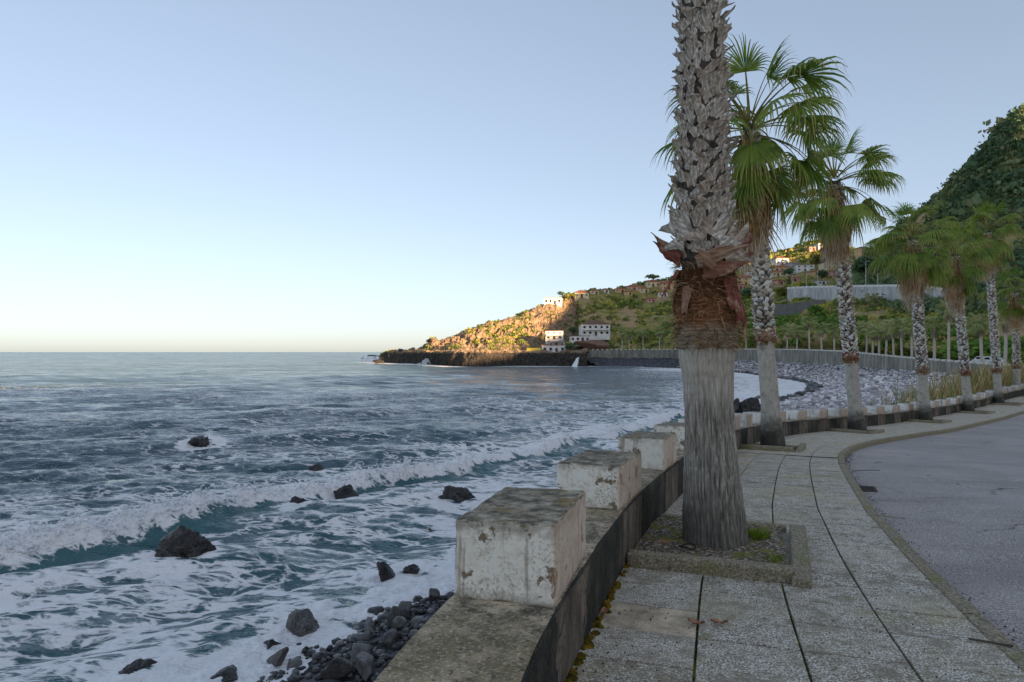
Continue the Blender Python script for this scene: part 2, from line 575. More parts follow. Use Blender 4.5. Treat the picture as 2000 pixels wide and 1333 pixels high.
    c = t.mix(t.math('MULTIPLY', t.smooth(t.noise(t.pos('world', (0.25, 1.1, 1), (0, 0, 0.6)), 1.0, 4), 0.55, 0.7), 0.35), c, (0.05, 0.05, 0.055))
    t.col(c)
    t.bump(t.math('ADD', g, v), 0.7, 0.006)
    M['asphalt'] = t.m
    simple('road_paint', (0.5, 0.5, 0.48), 0.7, 0.5, 40)
    simple('iron', (0.05, 0.035, 0.028), 0.6, 0.5, 30, bump=0.3)
    simple('black_rubber', (0.015, 0.015, 0.015), 0.5, 0.3, 20)
    t = MT('pit_soil', 1.0, 0.1)
    p = t.pos()
    c = t.ramp(t.vor(p, 45, out='Color'), [(0.2, (0.03, 0.03, 0.032)), (0.6, (0.085, 0.08, 0.07)), (0.9, (0.21, 0.20, 0.185))])
    c = t.mix(t.smooth(t.noise(p, 6, 4), 0.5, 0.65), c, (0.075, 0.085, 0.025))
    c = t.mix(t.smooth(t.noise(p, 11, 4), 0.58, 0.7), c, (0.15, 0.085, 0.045))
    t.col(c)
    t.bump(t.vor(p, 45), 1.0, 0.02)
    M['soil'] = t.m
    # palm materials
    t = MT('palm_bark', 0.9, 0.15)
    p = t.pos('object')
    st = t.noise(t.pos('object', (55, 55, 5.5)), 1.0, 4, 0.65, 0.5)
    ring = t.noise(t.pos('object', (2.5, 2.5, 60)), 1.0, 4, 0.65)
    x = t.xyz(p)
    c = t.ramp(st, [(0.32, (0.045, 0.043, 0.040)), (0.48, (0.115, 0.110, 0.101)), (0.68, (0.20, 0.193, 0.178))])
    c = t.mix(t.math('MULTIPLY', t.smooth(ring, 0.52, 0.68), 0.25), c, (0.07, 0.066, 0.058))
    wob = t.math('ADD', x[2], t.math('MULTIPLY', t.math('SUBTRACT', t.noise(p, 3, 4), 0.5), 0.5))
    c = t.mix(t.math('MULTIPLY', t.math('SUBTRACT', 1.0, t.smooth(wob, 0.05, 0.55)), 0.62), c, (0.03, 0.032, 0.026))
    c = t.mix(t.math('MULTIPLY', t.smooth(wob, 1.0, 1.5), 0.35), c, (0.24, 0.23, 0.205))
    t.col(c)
    t.bump(t.math('ADD', st, t.math('MULTIPLY', ring, 0.3)), 0.9, 0.015)
    M['bark'] = t.m
    t = MT('pale_palm_bark', 0.9, 0.15)
    p = t.pos('object')
    x = t.xyz(p)
    st = t.noise(t.pos('object', (14, 14, 4.0)), 1.0, 5, 0.7, 0.6)
    ring = t.noise(t.pos('object', (1.2, 1.2, 22)), 1.0, 3, 0.6)
    c = t.ramp(st, [(0.25, (0.24, 0.235, 0.22)), (0.5, (0.36, 0.355, 0.335)), (0.75, (0.46, 0.45, 0.425))])
    c = t.mix(t.math('MULTIPLY', t.smooth(ring, 0.5, 0.7), 0.14), c, (0.16, 0.15, 0.135))
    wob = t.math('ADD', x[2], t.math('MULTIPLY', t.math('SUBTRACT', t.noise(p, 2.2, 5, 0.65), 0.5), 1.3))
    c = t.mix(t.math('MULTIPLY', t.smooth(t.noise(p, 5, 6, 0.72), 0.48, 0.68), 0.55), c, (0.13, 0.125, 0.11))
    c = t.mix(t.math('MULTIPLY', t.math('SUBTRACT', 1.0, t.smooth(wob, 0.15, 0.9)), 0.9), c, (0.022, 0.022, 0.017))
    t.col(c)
    t.bump(t.math('ADD', st, t.math('MULTIPLY', ring, 0.2)), 0.6, 0.015)
    M['pale_bark'] = t.m
    t = MT('fibre', 1.0, 0.1)
    p = t.pos('object')
    st = t.noise(t.pos('object', (14, 14, 55)), 1.0, 5, 0.7, 0.6)
    c = t.ramp(st, [(0.3, (0.012, 0.007, 0.005)), (0.5, (0.055, 0.030, 0.017)), (0.7, (0.14, 0.08, 0.045))])
    c = t.mix(t.smooth(t.noise(p, 5, 4), 0.45, 0.65), c, (0.10, 0.085, 0.065))
    t.col(c)
    t.bump(st, 1.0, 0.02)
    M['fibre'] = t.m
    t = MT('fibre_wrap', 1.0, 0.1)
    p = t.pos('object')
    x = t.xyz(p)
    st = t.noise(t.pos('object', (10, 10, 60)), 1.0, 5, 0.7, 0.5)
    c = t.ramp(st, [(0.3, (0.03, 0.014, 0.008)), (0.5, (0.13, 0.06, 0.03)), (0.7, (0.30, 0.16, 0.085))])
    g = t.ramp(st, [(0.3, (0.075, 0.066, 0.05)), (0.5, (0.17, 0.15, 0.115)), (0.7, (0.30, 0.275, 0.225))])
    wob = t.math('ADD', x[2], t.math('MULTIPLY', t.math('SUBTRACT', t.noise(p, 6, 4), 0.5), 0.25))
    c = t.mix(t.smooth(wob, 1.72, 1.88), g, c)
    c = t.mix(t.math('MULTIPLY', t.smooth(wob, 1.98, 2.12), 0.75), c, (0.035, 0.016, 0.011))
    t.col(c)
    t.bump(st, 1.0, 0.02)
    M['fibre_wrap'] = t.m
    t = MT('trunk_core', 0.95, 0.1)
    t.col(t.ramp(t.noise(t.pos('object'), 18, 4), [(0.3, (0.018, 0.015, 0.013)), (0.7, (0.075, 0.066, 0.058))]))
    M['core'] = t.m
    t = MT('fibre_strand', 0.9, 0.1)
    t.col(t.ramp(t.attr('rnd'), [(0.0, (0.05, 0.025, 0.012)), (0.5, (0.17, 0.085, 0.04)), (1.0, (0.38, 0.27, 0.16))]))
    M['strand'] = t.m
    t = MT('grey_leaf_base', 0.85, 0.2)
    p = t.pos('object')
    st = t.noise(t.pos('object', (55, 9, 9)), 1.0, 4, 0.65)
    c = t.ramp(st, [(0.3, (0.028, 0.026, 0.024)), (0.48, (0.115, 0.109, 0.102)), (0.72, (0.30, 0.29, 0.275))])
    c = t.mix(t.math('MULTIPLY', t.smooth(t.rnd(), 0.3, 1.0), 0.55), c, (0.095, 0.072, 0.055))
    c = t.mix(t.math('MULTIPLY', t.smooth(t.noise(p, 14, 5, 0.7), 0.52, 0.68), 0.6), c, (0.05, 0.043, 0.037))
    t.col(c)
    t.bump(st, 0.8, 0.01)
    M['boot'] = t.m
    t = MT('red_leaf_base', 0.7, 0.3)
    p = t.pos('object')
    st = t.noise(t.pos('object', (40, 6, 6)), 1.0, 4, 0.6)
    c = t.ramp(st, [(0.3, (0.03, 0.012, 0.010)), (0.55, (0.105, 0.034, 0.026)), (0.75, (0.20, 0.085, 0.06))])
    c = t.mix(t.math('MULTIPLY', t.smooth(t.noise(p, 3.5, 5, 0.7), 0.47, 0.6), 0.8), c, (0.24, 0.20, 0.16))
    c = t.mix(t.math('MULTIPLY', t.smooth(t.rnd(), 0.5, 0.8), 0.75), c, (0.20, 0.17, 0.14))
    t.col(c)
    t.bump(st, 0.6, 0.01)
    M['red_boot'] = t.m
    t = MT('trunk_boots', 0.9, 0.15)
    p = t.pos('object')
    a = t.attr('rnd')
    c = t.ramp(a, [(0.0, (0.07, 0.062, 0.055)), (0.4, (0.20, 0.185, 0.165)), (0.75, (0.34, 0.325, 0.30)), (1.0, (0.48, 0.465, 0.44))])
    c = t.mix(t.math('MULTIPLY', t.smooth(t.noise(p, 2.5, 4), 0.55, 0.75), 0.5), c, (0.12, 0.085, 0.06))
    t.col(c)
    M['boots'] = t.m
    t = MT('frond_green', 0.5, 0.4)
    r = t.rnd()
    a = t.attr('tip')
    c = t.mix(r, (0.055, 0.115, 0.022), (0.13, 0.185, 0.04))
    c = t.mix(t.smooth(t.noise(t.pos('object'), 3.0, 3), 0.45, 0.7), c, (0.035, 0.085, 0.018))
    c = t.mix(t.math('MULTIPLY', t.smooth(a, 0.62, 1.0), 0.8), c, (0.23, 0.19, 0.085))
    c = t.mix(t.math('MULTIPLY', t.math('SUBTRACT', 1.0, t.smooth(a, -0.5, 0.0)), 0.85), c, (0.16, 0.155, 0.06))
    t.col(c)
    t.leafy(0.35)
    M['frond'] = t.m
    t = MT('frond_dead', 0.9, 0.15)
    r = t.rnd()
    a = t.attr('tip')
    c = t.mix(r, (0.16, 0.095, 0.045), (0.32, 0.21, 0.115))
    c = t.mix(t.smooth(t.noise(t.pos('object', (6, 6, 1)), 4.0, 4), 0.42, 0.65), c, (0.085, 0.048, 0.026))
    c = t.mix(t.math('MULTIPLY', t.smooth(a, 0.5, 1.0), 0.75), c, (0.34, 0.315, 0.275))
    t.col(c)
    t.leafy(0.2)
    M['dead'] = t.m
    t = MT('far_frond', 0.6, 0.3)
    a = t.attr('tip')
    c = t.mix(t.rnd(), (0.30, 0.38, 0.12), (0.46, 0.48, 0.20))
    c = t.mix(t.math('MULTIPLY', t.smooth(a, 0.5, 1.0), 0.7), c, (0.42, 0.37, 0.20))
    t.col(c); t.leafy(0.35)
    M['far_frond'] = t.m
    t = MT('far_dead', 0.9, 0.1)
    t.col(t.mix(t.rnd(), (0.36, 0.28, 0.19), (0.46, 0.40, 0.31)))
    M['far_dead'] = t.m
    t = MT('far_paint', 0.85, 0.2)
    p = t.pos()
    nz = t.nz()
    c = t.ramp(t.noise(p, 3.0, 5, 0.7), [(0.32, (0.45, 0.43, 0.38)), (0.5, (0.78, 0.76, 0.71)), (0.7, (0.86, 0.84, 0.79))])
    c = t.mix(t.math('MULTIPLY', t.smooth(t.noise(t.pos('world', (9, 9, 1.0)), 1.0, 4), 0.55, 0.68), 0.6), c, (0.22, 0.16, 0.10))
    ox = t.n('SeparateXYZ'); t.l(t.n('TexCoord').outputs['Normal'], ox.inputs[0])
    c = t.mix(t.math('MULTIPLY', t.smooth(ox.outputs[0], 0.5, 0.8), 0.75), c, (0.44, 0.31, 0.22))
    top = t.ramp(t.noise(p, 6, 5, 0.7), [(0.3, (0.25, 0.23, 0.18)), (0.7, (0.60, 0.57, 0.50))])
    t.col(t.mix(t.smooth(nz[2], 0.5, 0.8), c, top))
    M['far_paint'] = t.m
    # vegetation
    def foliage(name, stops, kind='world'):
        t = MT(name, 0.7, 0.2)
        c = t.ramp(t.attr('rnd'), stops)
        t.col(c)
        t.leafy(0.25)
        M[name] = t.m
    foliage('shrub_leaves', [(0.0, (0.03, 0.045, 0.022)), (0.35, (0.055, 0.085, 0.024)), (0.6, (0.085, 0.105, 0.035)), (0.8, (0.15, 0.17, 0.035)), (1.0, (0.17, 0.135, 0.07))])
    foliage('forest_leaves', [(0.0, (0.02, 0.042, 0.024)), (0.4, (0.033, 0.062, 0.032)), (0.75, (0.055, 0.085, 0.04)), (1.0, (0.10, 0.10, 0.06))])
    foliage('green_leaves', [(0.0, (0.03, 0.06, 0.018)), (0.5, (0.055, 0.11, 0.024)), (1.0, (0.11, 0.16, 0.035))])
    foliage('yellow_leaves', [(0.0, (0.10, 0.12, 0.025)), (0.5, (0.20, 0.20, 0.04)), (1.0, (0.30, 0.25, 0.06))])
    foliage('reed_leaves', [(0.0, (0.09, 0.12, 0.04)), (0.3, (0.17, 0.18, 0.075)), (0.6, (0.30, 0.25, 0.13)), (1.0, (0.42, 0.33, 0.20))])
    foliage('grass_leaves', [(0.0, (0.10, 0.19, 0.02)), (1.0, (0.28, 0.36, 0.03))])
    simple('tree_bark', (0.10, 0.08, 0.06), 0.9, 0.4, 3)
    t = MT('moss', 1.0, 0.1)
    p = t.pos()
    t.col(t.ramp(t.noise(p, 14, 4), [(0.35, (0.06, 0.055, 0.012)), (0.5, (0.19, 0.125, 0.014)), (0.65, (0.33, 0.20, 0.022))]))
    t.bump(t.noise(p, 90, 4), 1.0, 0.02)
    M['moss'] = t.m
    simple('dry_leaf', (0.32, 0.16, 0.09), 0.7, 0.4, 30)
    simple('dry_twig', (0.36, 0.30, 0.22), 0.8, 0.3, 30)
    # rock
    t = MT('headland_rock', 0.95, 0.15)
    p = t.pos()
    n1 = t.noise(p, 0.10, 6, 0.65)
    n2 = t.noise(p, 0.55, 6, 0.7)
    n3 = t.noise(t.pos('world', (1, 1, 0.35)), 1.2, 5, 0.7)
    x = t.xyz(p)
    rock = t.ramp(n2, [(0.3, (0.12, 0.085, 0.06)), (0.5, (0.34, 0.24, 0.155)), (0.7, (0.52, 0.39, 0.26))])
    rock = t.mix(t.smooth(n3, 0.55, 0.7), rock, (0.14, 0.10, 0.075))
    grass = t.ramp(t.noise(p, 0.8, 5), [(0.35, (0.06, 0.07, 0.025)), (0.6, (0.15, 0.145, 0.045)), (0.75, (0.24, 0.20, 0.08))])
    nz = t.nz()
    veg = t.math('MULTIPLY', t.smooth(n1, 0.50, 0.62), t.smooth(nz[2], 0.25, 0.6))
    c = t.mix(veg, rock, grass)
    # black lava along the foot
    zz = t.math('ADD', x[2], t.math('MULTIPLY', t.math('SUBTRACT', n2, 0.5), 3.0))
    lava = t.ramp(n3, [(0.32, (0.016, 0.015, 0.014)), (0.5, (0.055, 0.049, 0.042)), (0.72, (0.125, 0.108, 0.088))])
    c = t.mix(t.math('SUBTRACT', 1.0, t.smooth(zz, 5.2, 6.4)), c, lava)
    t.col(c)
    t.bump(t.math('ADD', n2, n3), 1.0, 0.8)
    M['headland'] = t.m
    t = MT('hillside_ground', 0.95, 0.1)
    p = t.pos()
    n1 = t.noise(p, 0.035, 5, 0.6)
    n2 = t.noise(p, 0.3, 6, 0.7)
    c = t.ramp(n2, [(0.3, (0.04, 0.045, 0.025)), (0.5, (0.085, 0.09, 0.035)), (0.7, (0.16, 0.135, 0.06))])
    c = t.mix(t.smooth(n1, 0.5, 0.62), c, (0.15, 0.115, 0.08))
    c = t.mix(t.smooth(t.noise(p, 1.2, 4), 0.56, 0.7), c, (0.20, 0.175, 0.06))
    t.col(c)
    t.bump(n2, 1.0, 0.6)
    M['hill'] = t.m
    def stone(name, lo, mid, hi, rough, spec=0.4, sc=3.0):
        t = MT(name, rough, spec)
        p = t.pos('object')
        n1 = t.noise(p, sc, 6, 0.7)
        n2 = t.noise(p, sc * 6, 4, 0.7)
        c = t.ramp(n1, [(0.3, lo), (0.5, mid), (0.72, hi)])
        c = t.mix(t.math('MULTIPLY', t.smooth(n2, 0.55, 0.7), 0.4), c, hi)
        t.col(c)
        t.bump(t.math('ADD', n1, t.math('MULTIPLY', n2, 0.5)), 0.9, 0.06)
        M[name] = t.m
    stone('wet_rock', (0.008, 0.008, 0.008), (0.028, 0.027, 0.027), (0.085, 0.082, 0.08), 0.3)
    stone('damp_boulder', (0.018, 0.019, 0.02), (0.05, 0.051, 0.053), (0.13, 0.13, 0.13), 0.45)
    def pebbles(name, stops, rough):
        t = MT(name, rough, 0.35)
        c = t.ramp(t.attr('rnd'), stops)
        c = t.mix(t.math('MULTIPLY', t.smooth(t.noise(t.pos(), 9, 4), 0.5, 0.7), 0.4), c, stops[-1][1])
        t.col(c)
        M[name] = t.m
    pebbles('wet_pebble', [(0, (0.012, 0.012, 0.013)), (0.6, (0.04, 0.041, 0.045)), (1, (0.13, 0.13, 0.135))], 0.4)
    pebbles('dry_pebble', [(0, (0.085, 0.083, 0.09)), (0.5, (0.20, 0.195, 0.21)), (1, (0.42, 0.41, 0.43))], 0.85)
    t = MT('beach_ground', 0.9, 0.2)
    p = t.pos()
    c = t.ramp(t.vor(p, 2.2, out='Color'), [(0.2, (0.03, 0.03, 0.033)), (0.8, (0.13, 0.128, 0.14))])
    t.col(c)
    t.bump(t.vor(p, 2.2), 1.0, 0.2)
    M['beach'] = t.m
    # building materials
    for nm, c in (('white_wall', (0.72, 0.71, 0.68)), ('grey_wall', (0.42, 0.42, 0.42)), ('cream_wall', (0.66, 0.55, 0.36)), ('pink_wall', (0.60, 0.33, 0.27)),
                  ('ochre_wall', (0.62, 0.42, 0.22)), ('tile_roof', (0.34, 0.115, 0.06)), ('brown_roof', (0.19, 0.11, 0.075)), ('flat_roof', (0.30, 0.29, 0.27)),
                  ('yellow_awning', (0.62, 0.47, 0.04)), ('shutter', (0.10, 0.06, 0.045)), ('brick_bank', (0.22, 0.13, 0.095)), ('stone_wall', (0.16, 0.155, 0.145)), ('metal_pole', (0.42, 0.43, 0.43))):
        simple(nm, c, 0.85, 0.18, 0.6)
    t = MT('window_glass', 0.08, 0.6)
    t.col((0.02, 0.025, 0.03))
    M['glass'] = t.m
    t = MT('car_paint', 0.25, 0.5)
    t.col((0.7, 0.7, 0.7))
    M['car_paint'] = t.m
    t = MT('viaduct_concrete', 0.9, 0.2)
    st = t.noise(t.pos('world', (0.5, 0.5, 0.09)), 1.5, 5, 0.65)
    t.col(t.ramp(st, [(0.3, (0.28, 0.28, 0.28)), (0.5, (0.50, 0.50, 0.49)), (0.7, (0.66, 0.66, 0.64))]))
    M['viaduct'] = t.m
    t = MT('white_water', 0.7, 0.3)
    t.col((0.86, 0.88, 0.90))
    t.bump(t.noise(t.pos(), 6, 5, 0.7), 0.8, 0.1)
    M['white_water'] = t.m
    # sea
    t = MT('sea_water', 0.10, 0.5)
    t.b.inputs['IOR'].default_value = 1.33
    p = t.pos('world', (1, 1, 1), (0, 0, math.radians(-24)))
    ps = t.pos('world', (0.55, 1.25, 1), (0, 0, math.radians(-24)))
    foam = t.attr('foam')
    warp = t.n('TexNoise')
    t.l(ps, warp.inputs['Vector'])
    warp.inputs['Scale'].default_value = 0.9
    warp.inputs['Detail'].default_value = 4
    wv = t.n('VectorMath', operation='SCALE')
    t.l(warp.outputs['Color'], wv.inputs[0])
    wv.inputs['Scale'].default_value = 1.5
    va = t.n('VectorMath', operation='ADD')
    t.l(ps, va.inputs[0])
    t.l(wv.outputs[0], va.inputs[1])
    e1 = t.vor(va.outputs[0], 0.9, 'DISTANCE_TO_EDGE')
    e2 = t.vor(va.outputs[0], 2.7, 'DISTANCE_TO_EDGE')
    e3 = t.vor(va.outputs[0], 7.0, 'DISTANCE_TO_EDGE')
    lace3 = t.math('SUBTRACT', 1.0, t.smooth(e3, 0.0, 0.3))
    lace = t.math('SUBTRACT', 1.0, t.smooth(e1, 0.0, 0.33))
    lace2 = t.math('SUBTRACT', 1.0, t.smooth(e2, 0.0, 0.30))
    nA = t.noise(ps, 1.6, 6, 0.72)
    pat = t.math('ADD', t.math('ADD', t.math('ADD', t.math('MULTIPLY', lace, 0.30), t.math('MULTIPLY', lace2, 0.22)), t.math('MULTIPLY', nA, 0.55)), t.math('MULTIPLY', lace3, 0.10))
    thr = t.math('SUBTRACT', 1.08, foam)
    mask = t.smooth(pat, t.math('SUBTRACT', thr, 0.10), t.math('ADD', thr, 0.12))
    deep = t.mix(t.attr('shallow'), (0.045, 0.090, 0.110), (0.055, 0.145, 0.155))
    t.col(t.mix(mask, deep, (0.90, 0.88, 0.86)))
    t.setin(t.b.inputs['Roughness'], t.math('ADD', 0.12, t.math('MULTIPLY', mask, 0.6)))
    w1 = t.noise(p, 1.7, 4, 0.6)
    w2 = t.noise(t.pos('world', (0.5, 1.3, 1), (0, 0, math.radians(-20))), 0.42, 5, 0.62)
    w3 = t.noise(p, 7.5, 3, 0.6)
    h = t.math('ADD', t.math('ADD', t.math('MULTIPLY', w1, 0.34), t.math('MULTIPLY', w2, 1.1)), t.math('MULTIPLY', w3, 0.07))
    h = t.math('ADD', h, t.math('MULTIPLY', mask, 0.05))
    bp = t.bump(h, 0.7, 1.0)
    def jit(scale, st, k):
        nd = t.n('TexNoise')
        t.l(t.pos('world', st, (0, 0, math.radians(-22))), nd.inputs['Vector'])
        nd.inputs['Scale'].default_value = scale
        nd.inputs['Detail'].default_value = 3
        nd.inputs['Roughness'].default_value = 0.6
        sb = t.n('VectorMath', operation='SUBTRACT')
        t.l(nd.outputs['Color'], sb.inputs[0])
        sb.inputs[1].default_value = (0.5, 0.5, 0.5)
        ml = t.n('VectorMath', operation='MULTIPLY')
        t.l(sb.outputs[0], ml.inputs[0])
        ml.inputs[1].default_value = (k * 0.6, k, 0.0)
        return ml.outputs[0]
    v1 = jit(0.55, (0.45, 1.2, 1), 1.5)
    v2 = jit(0.08, (0.35, 1.3, 1), 0.9)
    ad = t.n('VectorMath', operation='ADD'); t.l(v1, ad.inputs[0]); t.l(v2, ad.inputs[1])
    # the short steep faces of the seas look towards the shore
    cb = t.n('CombineXYZ'); t.l(t.math('MULTIPLY', t.attr('steep'), -0.12), cb.inputs[1]); t.l(t.math('MULTIPLY', t.attr('steep'), 0.06), cb.inputs[0])
    ad0 = t.n('VectorMath', operation='ADD'); t.l(ad.outputs[0], ad0.inputs[0]); t.l(cb.outputs[0], ad0.inputs[1])
    ad2 = t.n('VectorMath', operation='ADD'); t.l(ad0.outputs[0], ad2.inputs[0]); t.l(bp.outputs[0], ad2.inputs[1])
    nm = t.n('VectorMath', operation='NORMALIZE'); t.l(ad2.outputs[0], nm.inputs[0])
    t.l(nm.outputs[0], t.b.inputs['Normal'])
    M['sea'] = t.m

build_materials()
# ------------------------------------------------------------------ the line of the sea wall (inner foot), plan and level
WP = [(-5.2, -17), (-2.2, -8), (-0.62, -1.5), (0.04, 2.5), (0.30, 3.5), (0.95, 5.5), (1.75, 7.5), (3.7, 12.2), (5.9, 17), (8.3, 20.8), (11.6, 24.6),
      (16.4, 29.4), (23.0, 35.9), (28.6, 41.2), (34.5, 46.6), (48, 58.5), (59, 70), (65.5, 83), (67.8, 100), (71.5, 125), (78, 160), (82, 195),
      (80, 232), (74, 262), (63, 286), (47, 299), (29, 304)]
_w = catmull(WP, 40)
_s = np.concatenate([[0], np.cumsum(np.hypot(*np.diff(_w, axis=0).T))])
STEP = 0.1
SS = np.arange(0, _s[-1], STEP)
W = np.stack([np.interp(SS, _s, _w[:, 0]), np.interp(SS, _s, _w[:, 1])], 1)
def sm(a, k):
    ker = np.ones(k) / k
    pad = np.concatenate([np.full(k, a[0]) + (a[0] - a[1]) * np.arange(k, 0, -1), a, np.full(k, a[-1]) + (a[-1] - a[-2]) * np.arange(1, k + 1)])
    return np.convolve(pad, ker, 'same')[k:-k]
W = np.stack([sm(W[:, 0], 15), sm(W[:, 1], 15)], 1)
H = nrm(np.gradient(W, axis=0))
NR = np.stack([H[:, 1], -H[:, 0]], 1)               # towards the land
ZK = [(-20, 4.46), (0, 4.42), (3, 4.37), (6, 4.35), (8, 4.30), (12, 4.08), (17, 3.68), (24, 3.22), (29, 2.93), (36, 2.72), (41, 2.74), (46, 2.92), (58, 3.15),
      (71, 3.3), (85, 3.5), (100, 3.85), (125, 4.5), (160, 5.6), (195, 6.1), (230, 6.4), (262, 6.5), (310, 6.5)]
ZP = sm(np.interp(W[:, 1], [k[0] for k in ZK], [k[1] for k in ZK]), 21)

def frame(s):
    """position, heading, landward normal, level at arc length s"""
    s = np.clip(np.asarray(s, float), 0, SS[-1])
    g = lambda a: np.interp(s, SS, a)
    return (np.stack([g(W[:, 0]), g(W[:, 1])], -1), np.stack([g(H[:, 0]), g(H[:, 1])], -1),
            np.stack([g(NR[:, 0]), g(NR[:, 1])], -1), g(ZP))
def wid(y):
    """the pavement narrows a little before the bend"""
    return np.interp(y, [-20, 3.6, 5.5, 8, 13, 20, 30], [1, 1, 0.95, 0.87, 0.87, 0.96, 1])
def P3(s, t, dz=0.0):
    p, h, n, z = frame(s)
    t = np.asarray(t, float)
    q = p + n * (np.where(t > 0, t * wid(p[..., 1]), t))[..., None]
    return np.concatenate([q, (z + dz)[..., None]], -1)
def s_at_y(y):
    return float(np.interp(y, W[:, 1], SS))
def s_of(x, y):
    return float(SS[np.argmin((W[:, 0] - x) ** 2 + (W[:, 1] - y) ** 2)])
def s_px(px, t, lo, hi):
    """arc length between lo and hi whose point at offset t stands in the direction of column px"""
    s = np.arange(lo, hi, 0.1)
    q = P3(s, np.full(len(s), t))
    return float(s[np.argmin(np.abs(q[:, 0] / q[:, 1] - (px - 1000) / F))])
S_END = SS[-1]

def loft(s, prof, close=False):
    """prof: list of (t, dz) or functions of s"""
    rows = []
    for t, dz in prof:
        rows.append(P3(s, np.full(len(s), float(t)), dz))
    V = np.stack(rows, 1)
    return V.reshape(-1, 3), grid_faces(len(s), len(prof))

WALL_H = 0.44
PAVE_W = 2.25
near_s = np.arange(0, s_at_y(26), 0.08)
far_s = np.arange(s_at_y(26), S_END, 0.6)
all_s = np.concatenate([near_s, far_s])
coarse_s = np.concatenate([np.arange(0, s_at_y(60), 0.35), np.arange(s_at_y(60), S_END, 1.0)])

# ------------------------------------------------------------------ sea
SHORE = np.array([(-16, -6), (-9.5, 5), (-6.0, 10.8), (-4.1, 14.0), (-2.6, 16.4), (-0.7, 19.1), (3, 26), (10, 42), (19, 60), (33, 84), (44.5, 102), (54, 124), (59, 145), (61, 162),
                  (64, 190), (63.5, 215), (59, 245), (50, 266), (36, 274), (20, 274), (-10, 276), (-24, 268), (-40, 310), (-75, 362), (-90, 420)], float)
BREAK = np.array([(-28, 1.0), (-19, 11.5), (-13.6, 18.3), (-10.8, 22.4), (-8.4, 25.6), (-5.2, 30.5), (0, 37.2), (7.2, 48.5), (15, 61), (27, 82)], float)

